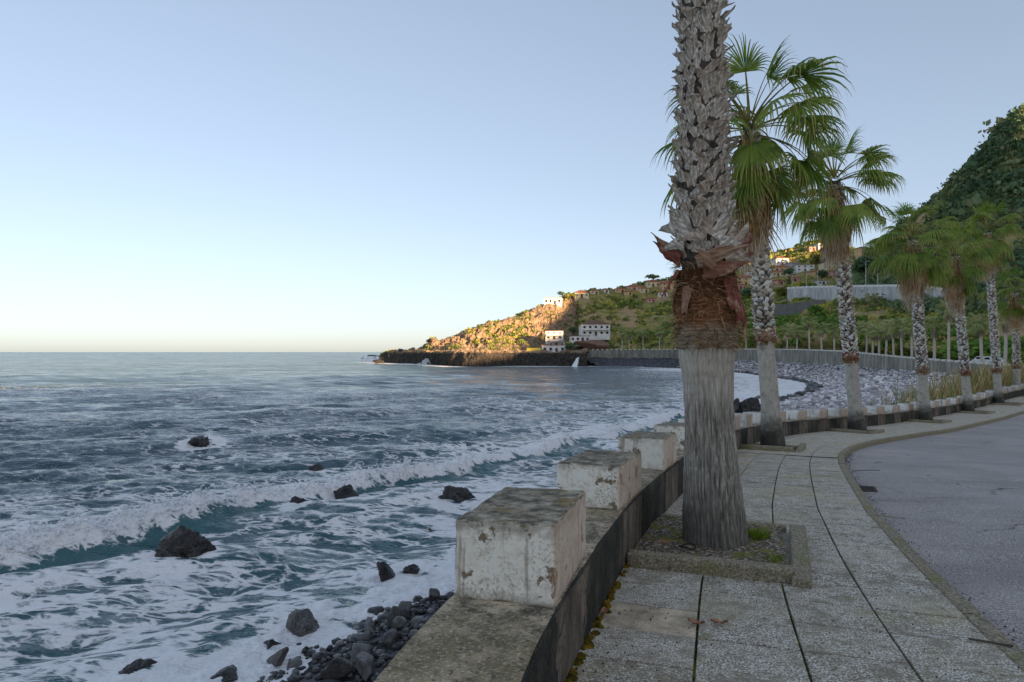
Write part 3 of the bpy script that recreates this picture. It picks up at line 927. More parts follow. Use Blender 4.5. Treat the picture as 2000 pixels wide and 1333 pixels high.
ROCK_SPOTS = [(345, 1128, 114), (395, 874, 60), (617, 930, 32), (575, 1012, 38), (678, 985, 58), (897, 1006, 92), (753, 1150, 52), (797, 1134, 52), (594, 1256, 78), (531, 1286, 52), (275, 1338, 105)]
def build_sea():
    rng = np.random.default_rng(11)
    tn = np.concatenate([np.linspace(-2.2, -0.8, 40, endpoint=False), np.linspace(-0.8, 0.55, 580, endpoint=False), np.linspace(0.55, 1.3, 20)])
    d = [4.0]
    while d[-1] < 9000:
        d.append(d[-1] + max(0.11, d[-1] ** 2 / 7000.0))
    d = np.array(d + [14000, 25000, 45000])
    D, T = np.meshgrid(d, tn, indexing='ij')
    X, Y = T * D, D.copy()
    cell = np.maximum(np.gradient(d)[:, None], D * 0.0021)
    dist_b, arc_b = poly_dist(X, Y, catmull(BREAK, 6))       # + offshore (left)
    dist_s, _ = poly_dist(X, Y, catmull(SHORE, 4))           # + offshore
    Z = np.zeros_like(X)
    nw = 54
    lam = np.exp(rng.uniform(math.log(0.7), math.log(16), nw))
    ang = math.radians(-66) + rng.normal(0, 0.36, nw) + np.where(lam < 2.5, rng.normal(0, 0.5, nw), 0)
    for k in range(nw):
        kk = 2 * math.pi / lam[k]
        amp = 0.0125 * lam[k] ** 0.85
        fade = np.clip((lam[k] / cell - 2.2) / 2.5, 0, 1)
        ph = kk * (X * math.cos(ang[k]) + Y * math.sin(ang[k])) + rng.uniform(0, 6.28)
        grp = 0.6 + 0.4 * np.sin(ph / 7.3 + k) 
        Z += amp * fade * grp * (np.sin(ph) + 0.25 * np.cos(2 * ph))
    # long low swells running in
    for lamk, a, an, p0 in ((34, 0.20, -68, 0.3), (23, 0.12, -60, 2.0), (47, 0.2, -74, 4.1)):
        ph = 2 * math.pi / lamk * (X * math.cos(math.radians(an)) + Y * math.sin(math.radians(an))) + p0
        Z += a * (np.maximum(np.sin(ph), -0.3) ** 3) * np.clip(lamk / cell / 6, 0, 1)
    calm = np.clip(dist_s / 5.0, 0.0, 1.0)
    Z *= 0.22 + 0.78 * calm
    # the breaker
    pts = np.stack([X.ravel(), Y.ravel(), np.zeros(X.size)], 1)
    wob = fbm(pts * 0.28, 3, seed=3).reshape(X.shape)
    q = dist_b + 0.9 * wob
    ampb = np.interp(arc_b, [0, 9, 18, 26, 31, 36, 44, 60, 90, 120], [0.4, 0.45, 0.42, 0.45, 0.75, 0.95, 0.55, 0.55, 0.6, 0.3])
    lump = fbm(pts * np.array([1.6, 1.6, 1]), 4, seed=9).reshape(X.shape)
    lump2 = fbm(pts * np.array([4.5, 4.5, 1]), 3, seed=19).reshape(X.shape)
    prof = np.where(q > 0, np.exp(-(q / 1.25) ** 1.6), np.exp(-(q / 0.40) ** 2))
    near = np.clip(1.6 - D / 110.0, 0.15, 1)
    Z += ampb * prof * (0.80 + 0.32 * lump) * near
    Z += 0.06 * prof * lump2 * near
    back = np.exp(-np.clip(q, 0, 99) / 6.0) * (q > 0)
    Z += 0.10 * back * lump
    # swash on the stones
    sw = np.exp(-(np.clip(dist_s, -3, 99) / 1.6) ** 2) * (D < 60)
    Z += 0.10 * sw * (lump + 0.7) + 0.06 * sw * lump2
    Z += 0.14
    # foam cover
    n1 = fbm(pts * np.array([0.16, 0.30, 1]), 4, seed=31).reshape(X.shape)
    n2 = fbm(pts * np.array([0.035, 0.11, 1]), 4, seed=41).reshape(X.shape)
    foam = 0.10 + 0.10 * n2 + 0.13 * np.clip(Z - 0.25, 0, 1)
    core = np.where(q > 0, np.exp(-(q / 1.45) ** 2), np.exp(-((q + 0.15) / 0.36) ** 2))
    face = np.exp(-((q + 0.75) / 0.42) ** 2)                     # clean green face below the lip
    trail = np.where(q > 0, np.exp(-(q / 7.5) ** 1.3), 0)
    trail2 = np.where(q > 0, np.exp(-(q / 22.0) ** 1.5), 0)
    inside = (q < 0) * np.clip(dist_s / 1.5, 0, 1)
    foam = np.maximum(foam, 1.0 * core * (0.85 + 0.55 * lump + 0.2 * lump2))
    foam = np.maximum(foam, 0.62 * trail + 0.34 * n1 * trail)
    foam = np.maximum(foam, 0.36 * trail2 + 0.30 * n1 * trail2 + 0.1 * n2)
    foam = np.maximum(foam, (0.385 + 0.30 * n1) * inside - 0.35 * face)
    sh = np.exp(-(np.clip(dist_s, 0, 99) / 1.3) ** 2)
    foam = np.maximum(foam, (0.80 + 0.40 * lump) * sh)
    cove = np.clip((X - 8) / 16, 0, 1) * np.clip((Y - 42) / 18, 0, 1) * np.exp(-np.clip(dist_s, 0, 999) / 26.0) * (Y < 235)
    foam = np.maximum(foam, (0.85 + 0.25 * n1) * cove)
    hd = np.exp(-(np.clip(dist_s, 0, 99) / 5.0)) * (Y > 200)
    foam = np.maximum(foam, 0.75 * hd + 0.3 * n1 * hd)
    streak = np.clip(1 - np.abs(D - 75) / 60, 0, 1)
    foam = np.maximum(foam, 0.34 + 0.36 * n2 * streak + 0.12 * n1 - 0.27 * (1 - streak))
    # wash round the rocks
    for px, row, wpx in ROCK_SPOTS:
        rd = EYE * F / (row - HZ)
        rx, rr = (px - 1000) / F * rd, wpx / F * rd / 2
        dd = np.hypot(X - rx, (Y - rd) * 0.8)
        foam = np.maximum(foam, (0.80 + 0.3 * lump) * np.exp(-((dd - rr) / (0.25 + 0.3 * rr)) ** 2))
    foam = foam * np.clip(1.25 - D / 900.0, 0.0, 1.0)
    shallow = np.clip(1.0 - np.abs(dist_s) / 24.0, 0, 1) * 0.75 + 0.8 * np.exp(-((q + 0.5) / 0.8) ** 2) * (D < 80)
    V = np.stack([X, Y, Z], -1).reshape(-1, 3)
    me = make_mesh('sea', V, grid_faces(len(d), len(tn)), [M['sea']], True, {'foam': foam.ravel(), 'shallow': np.clip(shallow, 0, 1).ravel(), 'steep': np.clip((D - 40) / 160, 0, 1).ravel()})
    put('sea', me, kind='structure')
    # spray torn off the crest
    ii = np.where((np.abs(q - 0.05) < 0.45).ravel() & (D < 75).ravel() & (D > 12).ravel())[0]
    wgt = (1.0 / D.ravel()[ii]) ** 1.0
    n = 3600
    j = ii[rng.choice(len(ii), n, p=wgt / wgt.sum())]
    u0, P0 = ico(0)
    c = V[j] + rng.normal(0, 0.10, (n, 3)) + np.array([0, 0, 1.0]) * (rng.gamma(1.1, 0.07, n) * ampb.ravel()[j])[:, None]
    r = rng.gamma(2.0, 0.011, n) * (0.7 + D.ravel()[j] / 60)
    vv = u0[None] * r[:, None, None] * (1 + 0.3 * rng.normal(size=(n, 12, 1))) + c[:, None, :]
    put('breaker_spray', make_mesh('breaker_spray', vv.reshape(-1, 3), (P0[None] + (np.arange(n) * 12)[:, None, None]).reshape(-1, 3), [M['white_water']], True), label='white spray flying off the crest of the breaking wave', cat='spray', kind='stuff')
build_sea()

# ------------------------------------------------------------------ road, pavement, kerb
ROAD_T = (PAVE_W + 0.13, PAVE_W + 0.13 + 6.6)
def build_road():
    prof = [(ROAD_T[0] - 0.1, -0.125)] + [(t, -0.125 + 0.05 * math.sin((t - ROAD_T[0]) / 6.6 * math.pi)) for t in np.linspace(ROAD_T[0], ROAD_T[1], 9)] + [(ROAD_T[1] + 1.2, -0.10)]
    V, P = loft(coarse_s, prof)
    put('road', make_mesh('road', V, P[:, ::-1], [M['asphalt']], True), kind='structure')
    # base sheet that the slabs are laid on: shows in the joints
    V, P = loft(coarse_s, [(-0.02, -0.016), (0.6, -0.016), (1.2, -0.016), (1.75, -0.016), (PAVE_W + 0.02, -0.016)])
    pave = put('pavement', make_mesh('pavement', V, P[:, ::-1], [M['joint']], True), kind='structure')
    # slabs
    strips = [(0.0, 0.601), (0.619, 1.167), (1.185, 1.702), (1.720, PAVE_W)]
    s0, s1 = s_at_y(1.2), s_at_y(14.5)
    rng = np.random.default_rng(5)
    n = int((s1 - s0) / 0.425)
    edges = s0 + np.arange(n + 1) * 0.425
    for k in range(n):
        for j, (ta, tb) in enumerate(strips):
            a = edges[k] + 0.007 + 0.002 * rng.normal()
            b = edges[min(k + 1, n)] - 0.007 + 0.002 * rng.normal()
            dz = rng.normal(0, 0.0030)
            cs, ct = np.linspace(a, b, 3), np.linspace(ta, tb, 3)
            top = np.array([[P3(np.array(s), np.array(t), dz) for t in ct] for s in cs]).reshape(-1, 3)
            ring = [0, 1, 2, 5, 8, 7, 6, 3]
            cen = top.mean(0)
            low = top[ring] + (top[ring] - cen) * 0.006
            low[:, 2] = top[ring][:, 2] - 0.005
            low2 = low.copy(); low2[:, 2] -= 0.02
            V = np.concatenate([top, low, low2])
            quads = [[0, 3, 4, 1], [1, 4, 5, 2], [3, 6, 7, 4], [4, 7, 8, 5]]
            for i in range(8):
                i2 = (i + 1) % 8
                quads.append([ring[i], ring[i2], 9 + i2, 9 + i])
                quads.append([9 + i, 9 + i2, 17 + i2, 17 + i])
            P = np.array(quads)
            me = make_mesh('paving_slab', V, P, [M['gutter'] if j == 0 and k % 5 == 2 else M['paving']])
            put('paving_slab', me, pave)
    # farther paving in one piece, its three long joints open
    mb = MB()
    fs = coarse_s[coarse_s > s1]
    fs = np.concatenate([[s1 + 0.004], fs])
    for j, (ta, tb) in enumerate(strips):
        V, P = loft(fs, [(ta, 0.0), ((ta + tb) / 2, 0.0), (tb, 0.0), (tb + 0.002, -0.014)])
        mb.add(V, P[:, ::-1])
    bs = np.linspace(0, s0 - 0.004, 20)
    for j, (ta, tb) in enumerate(strips):
        V, P = loft(bs, [(ta, 0.0), (tb, 0.0), (tb + 0.002, -0.014)])
        mb.add(V, P[:, ::-1])
    put('paving_slabs', mb.mesh('paving_slabs', [M['paving']], True), pave, kind='stuff')
    # kerb stones
    kerb = put('kerb', make_mesh('kerb', *(lambda v: (v[0], v[1][:, ::-1]))(loft(coarse_s, [(PAVE_W + 0.012, -0.03), (PAVE_W + 0.012, -0.022), (PAVE_W + 0.12, -0.022), (PAVE_W + 0.12, -0.14)])), [M['kerb']]), kind='structure')
    t0, t1 = PAVE_W + 0.006, PAVE_W + 0.135
    s = s_at_y(1.2)
    k = 0
    while s < s_at_y(33):
        L = 0.98
        ps = np.linspace(s + 0.004, s + L - 0.004, 5)
        dz = rng.normal(0, 0.003)
        V, P = loft(ps, [(t0, -0.10), (t0, -0.006 + dz), (t0 + 0.012, 0.003 + dz), (t1 - 0.018, 0.003 + dz), (t1, -0.012 + dz), (t1, -0.17)])
        V = V + 0.002 * rng.normal(size=V.shape)
        e0, e1 = np.arange(6), np.arange(6) + 24
        me = make_mesh('kerb_stone', V, [P[:, ::-1], e0[None, :], e1[None, ::-1]], [M['kerb']])
        put('kerb_stone', me, kerb)
        s += L
        k += 1
    # a worn paint mark and fine litter come later
build_road()

# ------------------------------------------------------------------ sea wall with its blocks
def build_wall():
    root = thing('sea_wall', (0, 0, 0), 'long low concrete sea wall topped with square white blocks, curving round the cove', 'sea wall')
    top = [(-0.0 - 0.52 * k / 6, WALL_H) for k in range(7)]
    inner = [(0.0, -0.05 + (WALL_H + 0.05) * k / 6) for k in range(6)]
    def wmesh(s, rough):
        V, P = loft(s, inner + top)
        if rough:
            d = fbm(V * np.array([9, 9, 9]), 4, seed=4)
            e = fbm(V * np.array([2.3, 2.3, 2.3]), 3, seed=8)
            n = np.repeat(np.ones(len(s)), 13)
            prof_i = np.tile(np.arange(13), len(s))
            _, _, nn, _ = frame(np.repeat(s, 13))
            V[:, :2] += nn * np.where(prof_i <= 6, d * 0.007 + e * 0.008, 0)[:, None]
            V[:, 2] += np.where(prof_i >= 6, d * 0.006, 0)
            corner = prof_i == 6
            V[corner, 2] -= np.abs(d[corner]) * 0.03
            V[corner, :2] -= nn[corner] * (np.abs(d[corner]) * 0.02)[:, None]
        return V, P
    V1, P1 = wmesh(near_s, True)
    V2, P2 = wmesh(far_s, False)
    put('parapet', make_mesh('parapet', np.concatenate([V1, V2]), np.concatenate([P1, P2 + len(V1)]), [M['parapet']], True), root)
    # sea face
    s = coarse_s
    p, h, n, z = frame(s)
    cols = []
    for t, f in ((-0.522, 0.0), (-0.54, 0.35), (-0.62, 0.7), (-0.75, 1.0)):
        q = p + n * t
        zz = (z + WALL_H - 0.003) * (1 - f) + (-0.8) * f
        cols.append(np.concatenate([q, zz[:, None]], 1))
    V = np.stack(cols, 1).reshape(-1, 3)
    put('sea_face', make_mesh('sea_face', V, grid_faces(len(s), 4), [M['sea_wall']], True), root)
    # blocks
    s_first = s_of(0.2, 3.18) + 0.44 + 0.02
    BL, BW = 0.88, 0.50
    near_meshes = {}
    me_far = []
    for k in range(3):
        V, P = rbox((BW, BL, 0.34), 4, 0.025, 0.006, 7, 40 + k)
        me_far.append(make_mesh('block', V, P, [M['far_paint']], True))
    Vb, Pb = box_vp((0.012, BL - 0.02, WALL_H - 0.05))
    me_band = make_mesh('painted_band', Vb, Pb, [M['band']])
    heights = {0: 0.39, 1: 0.345, 2: 0.335}
    idx = 0
    s = s_first
    rng = np.random.default_rng(3)
    while s < S_END - 1:
        p, h, n, z = frame(s)
        slope = (frame(s + 0.5)[3] - frame(s - 0.5)[3])
        yaw = math.atan2(h[1], h[0]) - math.pi / 2
        hh = heights.get(idx, 0.34)
        if -1 <= idx <= 7:
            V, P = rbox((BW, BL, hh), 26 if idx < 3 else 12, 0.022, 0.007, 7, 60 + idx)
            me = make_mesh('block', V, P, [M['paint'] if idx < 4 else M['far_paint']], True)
        else:
            me = me_far[idx % 3]
        q = p + n * (-0.258)
        o = put('block', me, root, (q[0], q[1], z + WALL_H + hh / 2 - 0.008))
        o.rotation_euler = (math.atan(float(slope)), 0, yaw + rng.normal(0, 0.012))
        if -1 <= idx <= 24:
            q = p + n * 0.0005
            b = put('painted_band', me_band, root, (q[0], q[1], z + WALL_H / 2 - 0.01))
            b.rotation_euler = (math.atan(float(slope)), 0, yaw)
        idx += 1
        s += 2.1
build_wall()

# ------------------------------------------------------------------ beach between wall and water
def build_beach():
    sh = catmull(SHORE[:20], 12)
    sl = np.concatenate([[0], np.cumsum(np.hypot(*np.diff(sh, axis=0).T))])
    # pair wall and shore by hand-picked stations (Y on the wall, Y on the shore)
    pair = np.array([(-12, -4), (2.5, 8.5), (8, 15), (14, 22), (20, 36), (28, 58), (36, 76), (46, 94), (60, 104), (80, 118), (100, 128), (130, 146), (165, 166), (200, 192), (235, 217), (262, 245), (286, 266), (300, 273.5), (303.5, 274.3)], float)
    wy = W[:, 1]
    n = 520
    u = np.linspace(0, len(pair) - 1, n)
    ws = np.array([s_at_y(v) for v in np.interp(u, np.arange(len(pair)), pair[:, 0])])
    shy = np.interp(u, np.arange(len(pair)), pair[:, 1])
    i_end = np.argmax(sh[:, 1])
    so = np.interp(shy, sh[:i_end, 1], sl[:i_end])
    S2 = np.stack([np.interp(so, sl, sh[:, 0]), np.interp(so, sl, sh[:, 1])], 1)
    p, h, nn, z = frame(ws)
    A = p - nn * 0.5
    base = np.interp(A[:, 1], [0, 10, 20, 30, 46, 70, 100, 130, 165, 200, 260, 304], [1.0, 1.1, 1.2, 1.5, 1.8, 2.3, 2.6, 2.6, 2.8, 2.9, 3.0, 3.0])
    f = np.concatenate([np.linspace(0, 1.0, 40), [1.08, 1.2, 1.5, 2.2]])
    X = A[:, None, 0] * (1 - f) + S2[:, None, 0] * f
    Y = A[:, None, 1] * (1 - f) + S2[:, None, 1] * f
    Zf = base[:, None] * np.clip(1 - f, -2, 1) ** 0.8 if False else base[:, None] * np.where(f < 1, (1 - np.minimum(f, 1)) ** 0.85, -(f - 1) * 0.9)
    Z = Zf + 0.05
    pts = np.stack([X.ravel(), Y.ravel(), Z.ravel() * 0], 1)
    Z = Z + 0.18 * fbm(pts * 0.35, 3, seed=2).reshape(X.shape) * np.clip(f * 4, 0, 1) * np.clip((1.25 - f) * 3, 0, 1)
    lava = np.clip((Y - 225) / 25, 0, 1)
    Z += lava * (0.9 * fbm(pts * 0.3, 4, seed=6, ridged=True).reshape(X.shape)) * np.clip((1.05 - f) * 8, 0, 1)
    V = np.stack([X, Y, Z], -1).reshape(-1, 3)
    put('beach', make_mesh('beach', V, grid_faces(n, len(f)), [M['beach']], True), kind='structure')
    # stones of the cove, too many to count
    rng = np.random.default_rng(21)
    def scatter(cnt, ylo, yhi, size, level, mat, name, label, power=1.0, flo=0.0, fhi=1.04):
        vis = np.where((A[:, 1] > ylo) & (A[:, 1] < yhi))[0]
        seg = np.hypot(*(S2 - A)[vis].T) * np.gradient(ws)[vis]
        wgt = seg / np.maximum(A[vis, 1], 8) ** power
        i = vis[rng.choice(len(vis), cnt, p=wgt / wgt.sum())]
        i = np.clip(i + rng.integers(-1, 2, cnt), 0, n - 1)
        ff = rng.uniform(flo, fhi, cnt)
        fi = np.interp(ff, f, np.arange(len(f)))
        f0 = np.floor(fi).astype(int)
        w1 = (fi - f0)[:, None]
        G = np.stack([X, Y, Z], -1)
        j = np.clip(i + 1, 0, n - 1)
        w2 = rng.uniform(0, 1, cnt)[:, None]
        c = (G[i, f0] * (1 - w1) + G[i, f0 + 1] * w1) * (1 - w2) + (G[j, f0] * (1 - w1) + G[j, f0 + 1] * w1) * w2
        u0, P0 = ico(level)
        sz = size * np.exp(rng.normal(0, 0.38, cnt))
        sc = np.stack([sz * rng.uniform(0.8, 1.3, cnt), sz * rng.uniform(0.8, 1.3, cnt), sz * rng.uniform(0.5, 0.85, cnt)], 1)
        u = u0[None] * (1 + 0.32 * rng.normal(size=(cnt, len(u0), 1)) * (0.5 if level else 0.55))
        a = rng.uniform(0, 6.28, cnt)
        v = u * sc[:, None, :]
        ca, sa = np.cos(a)[:, None], np.sin(a)[:, None]
        v = np.stack([v[..., 0] * ca - v[..., 1] * sa, v[..., 0] * sa + v[..., 1] * ca, v[..., 2]], -1)
        v = v + c[:, None, :] + np.array([0, 0, 1.0]) * (sz * 0.32)[:, None, None]
        Pm = (P0[None] + (np.arange(cnt) * len(u0))[:, None, None]).reshape(-1, 3)
        rr = np.repeat(rng.uniform(0, 1, cnt), len(u0))
        put(name, make_mesh(name, v.reshape(-1, 3), Pm, [M[mat]], True, {'rnd': rr}), label=label, cat='pebbles', kind='stuff')
    scatter(25000, 18, 262, 0.15, 0, 'dry_pebble', 'cove_stones', 'grey rounded stones covering the cove beach', 0.55, 0.0, 0.95)
    scatter(2400, 30, 262, 0.20, 0, 'wet_pebble', 'waterline_stones', 'dark wet stones along the waterline of the cove', 0.3, 0.95, 1.03)
    scatter(8000, 3, 16, 0.055, 0, 'wet_pebble', 'shore_pebbles', 'small dark wet pebbles below the near sea wall', 0.0, 0.0, 1.05)
    scatter(220, 3, 16, 0.11, 1, 'wet_pebble', 'shore_cobbles', 'dark wet cobbles below the near sea wall', 0.0, 0.0, 1.0)
    return A, S2, base
build_beach()

# ------------------------------------------------------------------ land forms
def edge_pt(y, extra=0.0):
    s = s_at_y(y)
    p, h, n, z = frame(s)
    q = p + n * (ROAD_T[1] + 0.6 + extra)
    return np.array([q[0], q[1], z - 0.13])

HEAD = {}
def build_headland():
    # px, base d, shelf row, then (row, d) of cliff foot, middle, upper, ridge
    T = [(742, 372, 703, (701, 378), (700, 382), (699, 386), (698, 390)),
         (765, 362, 694, (692, 370), (690, 376), (688, 380), (686, 384)),
         (800, 345, 690, (690, 355), (689, 360), (689, 364), (688, 368)),
         (828, 325, 690, (690, 340), (688, 346), (686, 350), (684, 352)),
         (842, 315, 691, (690, 333), (682, 340), (672, 343), (664, 346)),
         (862, 300, 692, (691, 325), (682, 333), (675, 338), (670, 342)),
         (900, 276, 693, (691, 310), (678, 326), (664, 338), (655, 346)),
         (940, 272, 693, (691, 305), (675, 325), (652, 340), (637, 350)),
         (1000, 284, 692, (690, 308), (670, 330), (640, 348), (622, 362)),
         (1045, 285, 691, (688, 312), (662, 335), (628, 354), (606, 370)),
         (1075, 284, 690, (686, 316), (660, 340), (620, 360), (594, 376)),
         (1110, 280, 690, (684, 318), (656, 342), (615, 366), (581, 386)),
         (1150, 276, 692, (684, 322), (652, 346), (610, 372), (572, 394))]
    cols = []
    for px, d0, sr, c1, c2, c3, c4 in T:
        k = [at(px, 0, d0 - 6), at(px, 0, d0), at(px, 0, d0 + 2.5), at(px, sr, d0 + 6), at(px, sr - 0.5, (d0 + 6 + c1[1]) / 2),
             at(px, c1[0], c1[1]), at(px, c2[0], c2[1]), at(px, c3[0], c3[1]), at(px, c4[0], c4[1])]
        k[0][2], k[1][2] = -3, -0.6
        k[2][2] = 2.2
        e = at(px, c4[0], c4[1] + 40); e[2] = k[8][2] * 0.8
        e2 = at(px, c4[0], c4[1] + 130); e2[2] = -3
        cols.append(k + [e, e2])
    C = np.array(cols)                                  # (cols, layers, 3)
    C = catmull(C, 34)
    C = catmull(np.swapaxes(C, 0, 1), 16)               # (rows, cols, 3)
    G = C
    du = nrm(np.gradient(G, axis=1))
    dv = nrm(np.gradient(G, axis=0))
    nn = nrm(np.cross(du, dv))
    nn[nn[..., 2] < 0] *= -1
    p = G.reshape(-1, 3)
    row = np.repeat(np.arange(G.shape[0]), G.shape[1])
    k = row / 16.0
    crag = fbm(p * np.array([0.11, 0.11, 0.05]), 5, seed=5, ridged=True, gain=0.55)
    fine = fbm(p * np.array([0.33, 0.33, 0.2]), 4, seed=15, ridged=True, gain=0.6)
    amp = np.interp(k, [0, 1, 2, 3, 4, 5, 6, 7, 7.6, 8, 9, 10], [0.5, 1.8, 2.2, 1.2, 0.8, 1.5, 3.6, 3.4, 1.9, 1.2, 2, 0])
    low = np.clip((p[:, 0] + 95) / 60, 0.35, 1)
    flat_h = np.exp(-((p[:, 0] - 16) / 12) ** 2) * np.exp(-((k - 4.3) / 1.0) ** 2)     # level ground under the shore houses
    amp = amp * low * (1 - 0.95 * flat_h)
    d = crag * amp + fine * amp * 0.45
    d = d + np.interp(k, [0, 1, 2, 3, 4, 5], [2.5, 3, 2.5, 1.5, 0.5, 0]) * fbm(p * np.array([0.09, 0.09, 0.12]), 3, seed=91) * low
    V = p + nn.reshape(-1, 3) * d[:, None]
    jag = fbm(p * np.array([0.22, 0.22, 0.1]), 4, seed=93, ridged=True, gain=0.6)
    V[:, 2] += np.interp(k, [1.5, 2.4, 3.2, 4.4, 5], [0, 1.3, 1.5, 0.9, 0]) * jag * (1 - 0.95 * flat_h)
    put('headland', make_mesh('headland', V, grid_faces(G.shape[0], G.shape[1]), [M['headland']], False), kind='structure')
    HEAD['V'] = V.reshape(G.shape)
    HEAD['k'] = k.reshape(G.shape[:2])
build_headland()

HILL = {}
def build_hill():
    T = []
    def c(y, *pts):
        e = edge_pt(y)
        r = [e] + [at(*q) if len(q) == 3 and q[0] > 700 else np.array(q[1:], float) for q in pts]
        T.append(r)
    c(303.5, (1126, 680, 316), (1128, 655, 332), (1130, 622, 352), (1130, 597, 368), (1130, 575, 392), (1130, 610, 450))
    c(300, (1200, 676, 316), (1202, 652, 332), (1205, 622, 356), (1205, 592, 382), (1207, 565, 408), (1207, 600, 470))
    c(288, (1290, 664, 310), (1290, 640, 330), (1290, 607, 358), (1290, 577, 392), (1290, 548, 428), (1290, 590, 490))
    c(255, (1400, 655, 272), (1400, 624, 302), (1400, 594, 332), (1400, 560, 390), (1400, 522, 450), (1400, 570, 520))
    c(218, (1500, 655, 234), (1500, 616, 260), (1500, 584, 290), (1500, 545, 380), (1500, 500, 460), (1500, 560, 530))
    c(180, (1600, 660, 196), (1600, 628, 216), (1600, 581, 250), (1600, 552, 360), (1600, 474, 452), (1600, 620, 530))
    c(144, (1700, 668, 158), (1700, 634, 184), (1700, 580, 225), (1700, 544, 320), (1700, 498, 380), (1700, 640, 480))
    c(119, (1790, 678, 128), (1790, 642, 160), (1790, 583, 205), (1790, 520, 268), (1790, 436, 330), (1790, 650, 440))
    c(101, (1900, 690, 112), (1900, 652, 136), (1900, 590, 175), (1900, 470, 226), (1900, 338, 290), (1900, 650, 400))
    c(92, (2000, 692, 104), (2000, 645, 130), (2000, 560, 165), (2000, 400, 215), (2000, 240, 272), (2000, 650, 380))
    c(82, (2150, 690, 100), (2150, 635, 122), (2150, 560, 150), (2150, 415, 190), (2150, 255, 235), (2150, 650, 330))
    c(64, (0, 76, 66, 6), (0, 95, 62, 14), (0, 135, 60, 32), (0, 180, 62, 44), (0, 250, 70, 58), (0, 350, 80, 30))
    c(46, (0, 46, 34, 6), (0, 70, 16, 14), (0, 110, -8, 28), (0, 150, -32, 38), (0, 210, -60, 45), (0, 300, -90, 25))
    c(24, (0, 22, 13, 6), (0, 42, -10, 13), (0, 70, -50, 28), (0, 100, -95, 36), (0, 140, -160, 42), (0, 190, -260, 25))
    c(5, (0, 13, -1, 6), (0, 22, -28, 13), (0, 36, -80, 28), (0, 48, -130, 36), (0, 62, -200, 41), (0, 80, -300, 25))
    c(-8, (0, 8, -16, 6), (0, 5, -46, 13), (0, 2, -94, 28), (0, 0, -144, 34), (0, -8, -220, 38), (0, -10, -320, 25))
    c(-16, (0, 2, -24, 6), (0, -12, -52, 11), (0, -28, -98, 24), (0, -42, -146, 28), (0, -70, -220, 34), (0, -80, -310, 20))
    C = np.array(T)
    C = catmull(C, 26)
    G = catmull(np.swapaxes(C, 0, 1), 26)
    p = G.reshape(-1, 3)
    k = (np.repeat(np.arange(G.shape[0]), G.shape[1]) / 26.0)
    amp = np.interp(k, [0, 0.3, 1, 2, 3, 4, 5, 6], [0.0, 0.3, 1.0, 1.6, 1.6, 2.5, 1.6, 4])
    cr = fbm(p * np.array([0.05, 0.05, 0.02]), 5, seed=55, gain=0.55)
    fi = fbm(p * np.array([0.25, 0.25, 0.1]), 3, seed=57)
    V = p.copy()
    V[:, 2] += amp * cr * 1.1 + np.minimum(amp, 1.5) * fi * 0.6
    # terraces on the planted slope
    m = np.clip(1 - np.abs(k - 2.2) / 1.4, 0, 1)
    st = 3.0
    zt = np.floor(V[:, 2] / st) * st + st * np.clip((V[:, 2] / st % 1.0 - 0.45) / 0.4, 0, 1) ** 2
    V[:, 2] = V[:, 2] * (1 - 0.7 * m) + zt * 0.7 * m
    put('hillside', make_mesh('hillside', V, grid_faces(G.shape[0], G.shape[1]), [M['hill']], True), kind='structure')
    HILL['V'] = V.reshape(G.shape)
    HILL['k'] = k.reshape(G.shape[:2])
    HILL['c'] = np.tile(np.arange(G.shape[1]) / 26.0, (G.shape[0], 1))
build_hill()

def sample_grid(rng, G, mask, n):
    """random points on a grid surface, weighted by mask (per cell) and area"""
    a = np.linalg.norm(np.cross(G[1:, :-1] - G[:-1, :-1], G[:-1, 1:] - G[:-1, :-1]), axis=-1)
    w = (a * mask[:-1, :-1]).ravel()
    i = rng.choice(len(w), n, p=w / w.sum())
    r, c = np.divmod(i, G.shape[1] - 1)
    u, v = rng.uniform(0, 1, (2, n, 1))
    return (G[r, c] * (1 - u) + G[r + 1, c] * u) * (1 - v) + (G[r, c + 1] * (1 - u) + G[r + 1, c + 1] * u) * v, r, c

def z_on(G, x, y):
    q = G.reshape(-1, 3)
    i = np.argsort((q[:, 0] - x) ** 2 + (q[:, 1] - y) ** 2)[:4]
    return float(q[i, 2].mean())

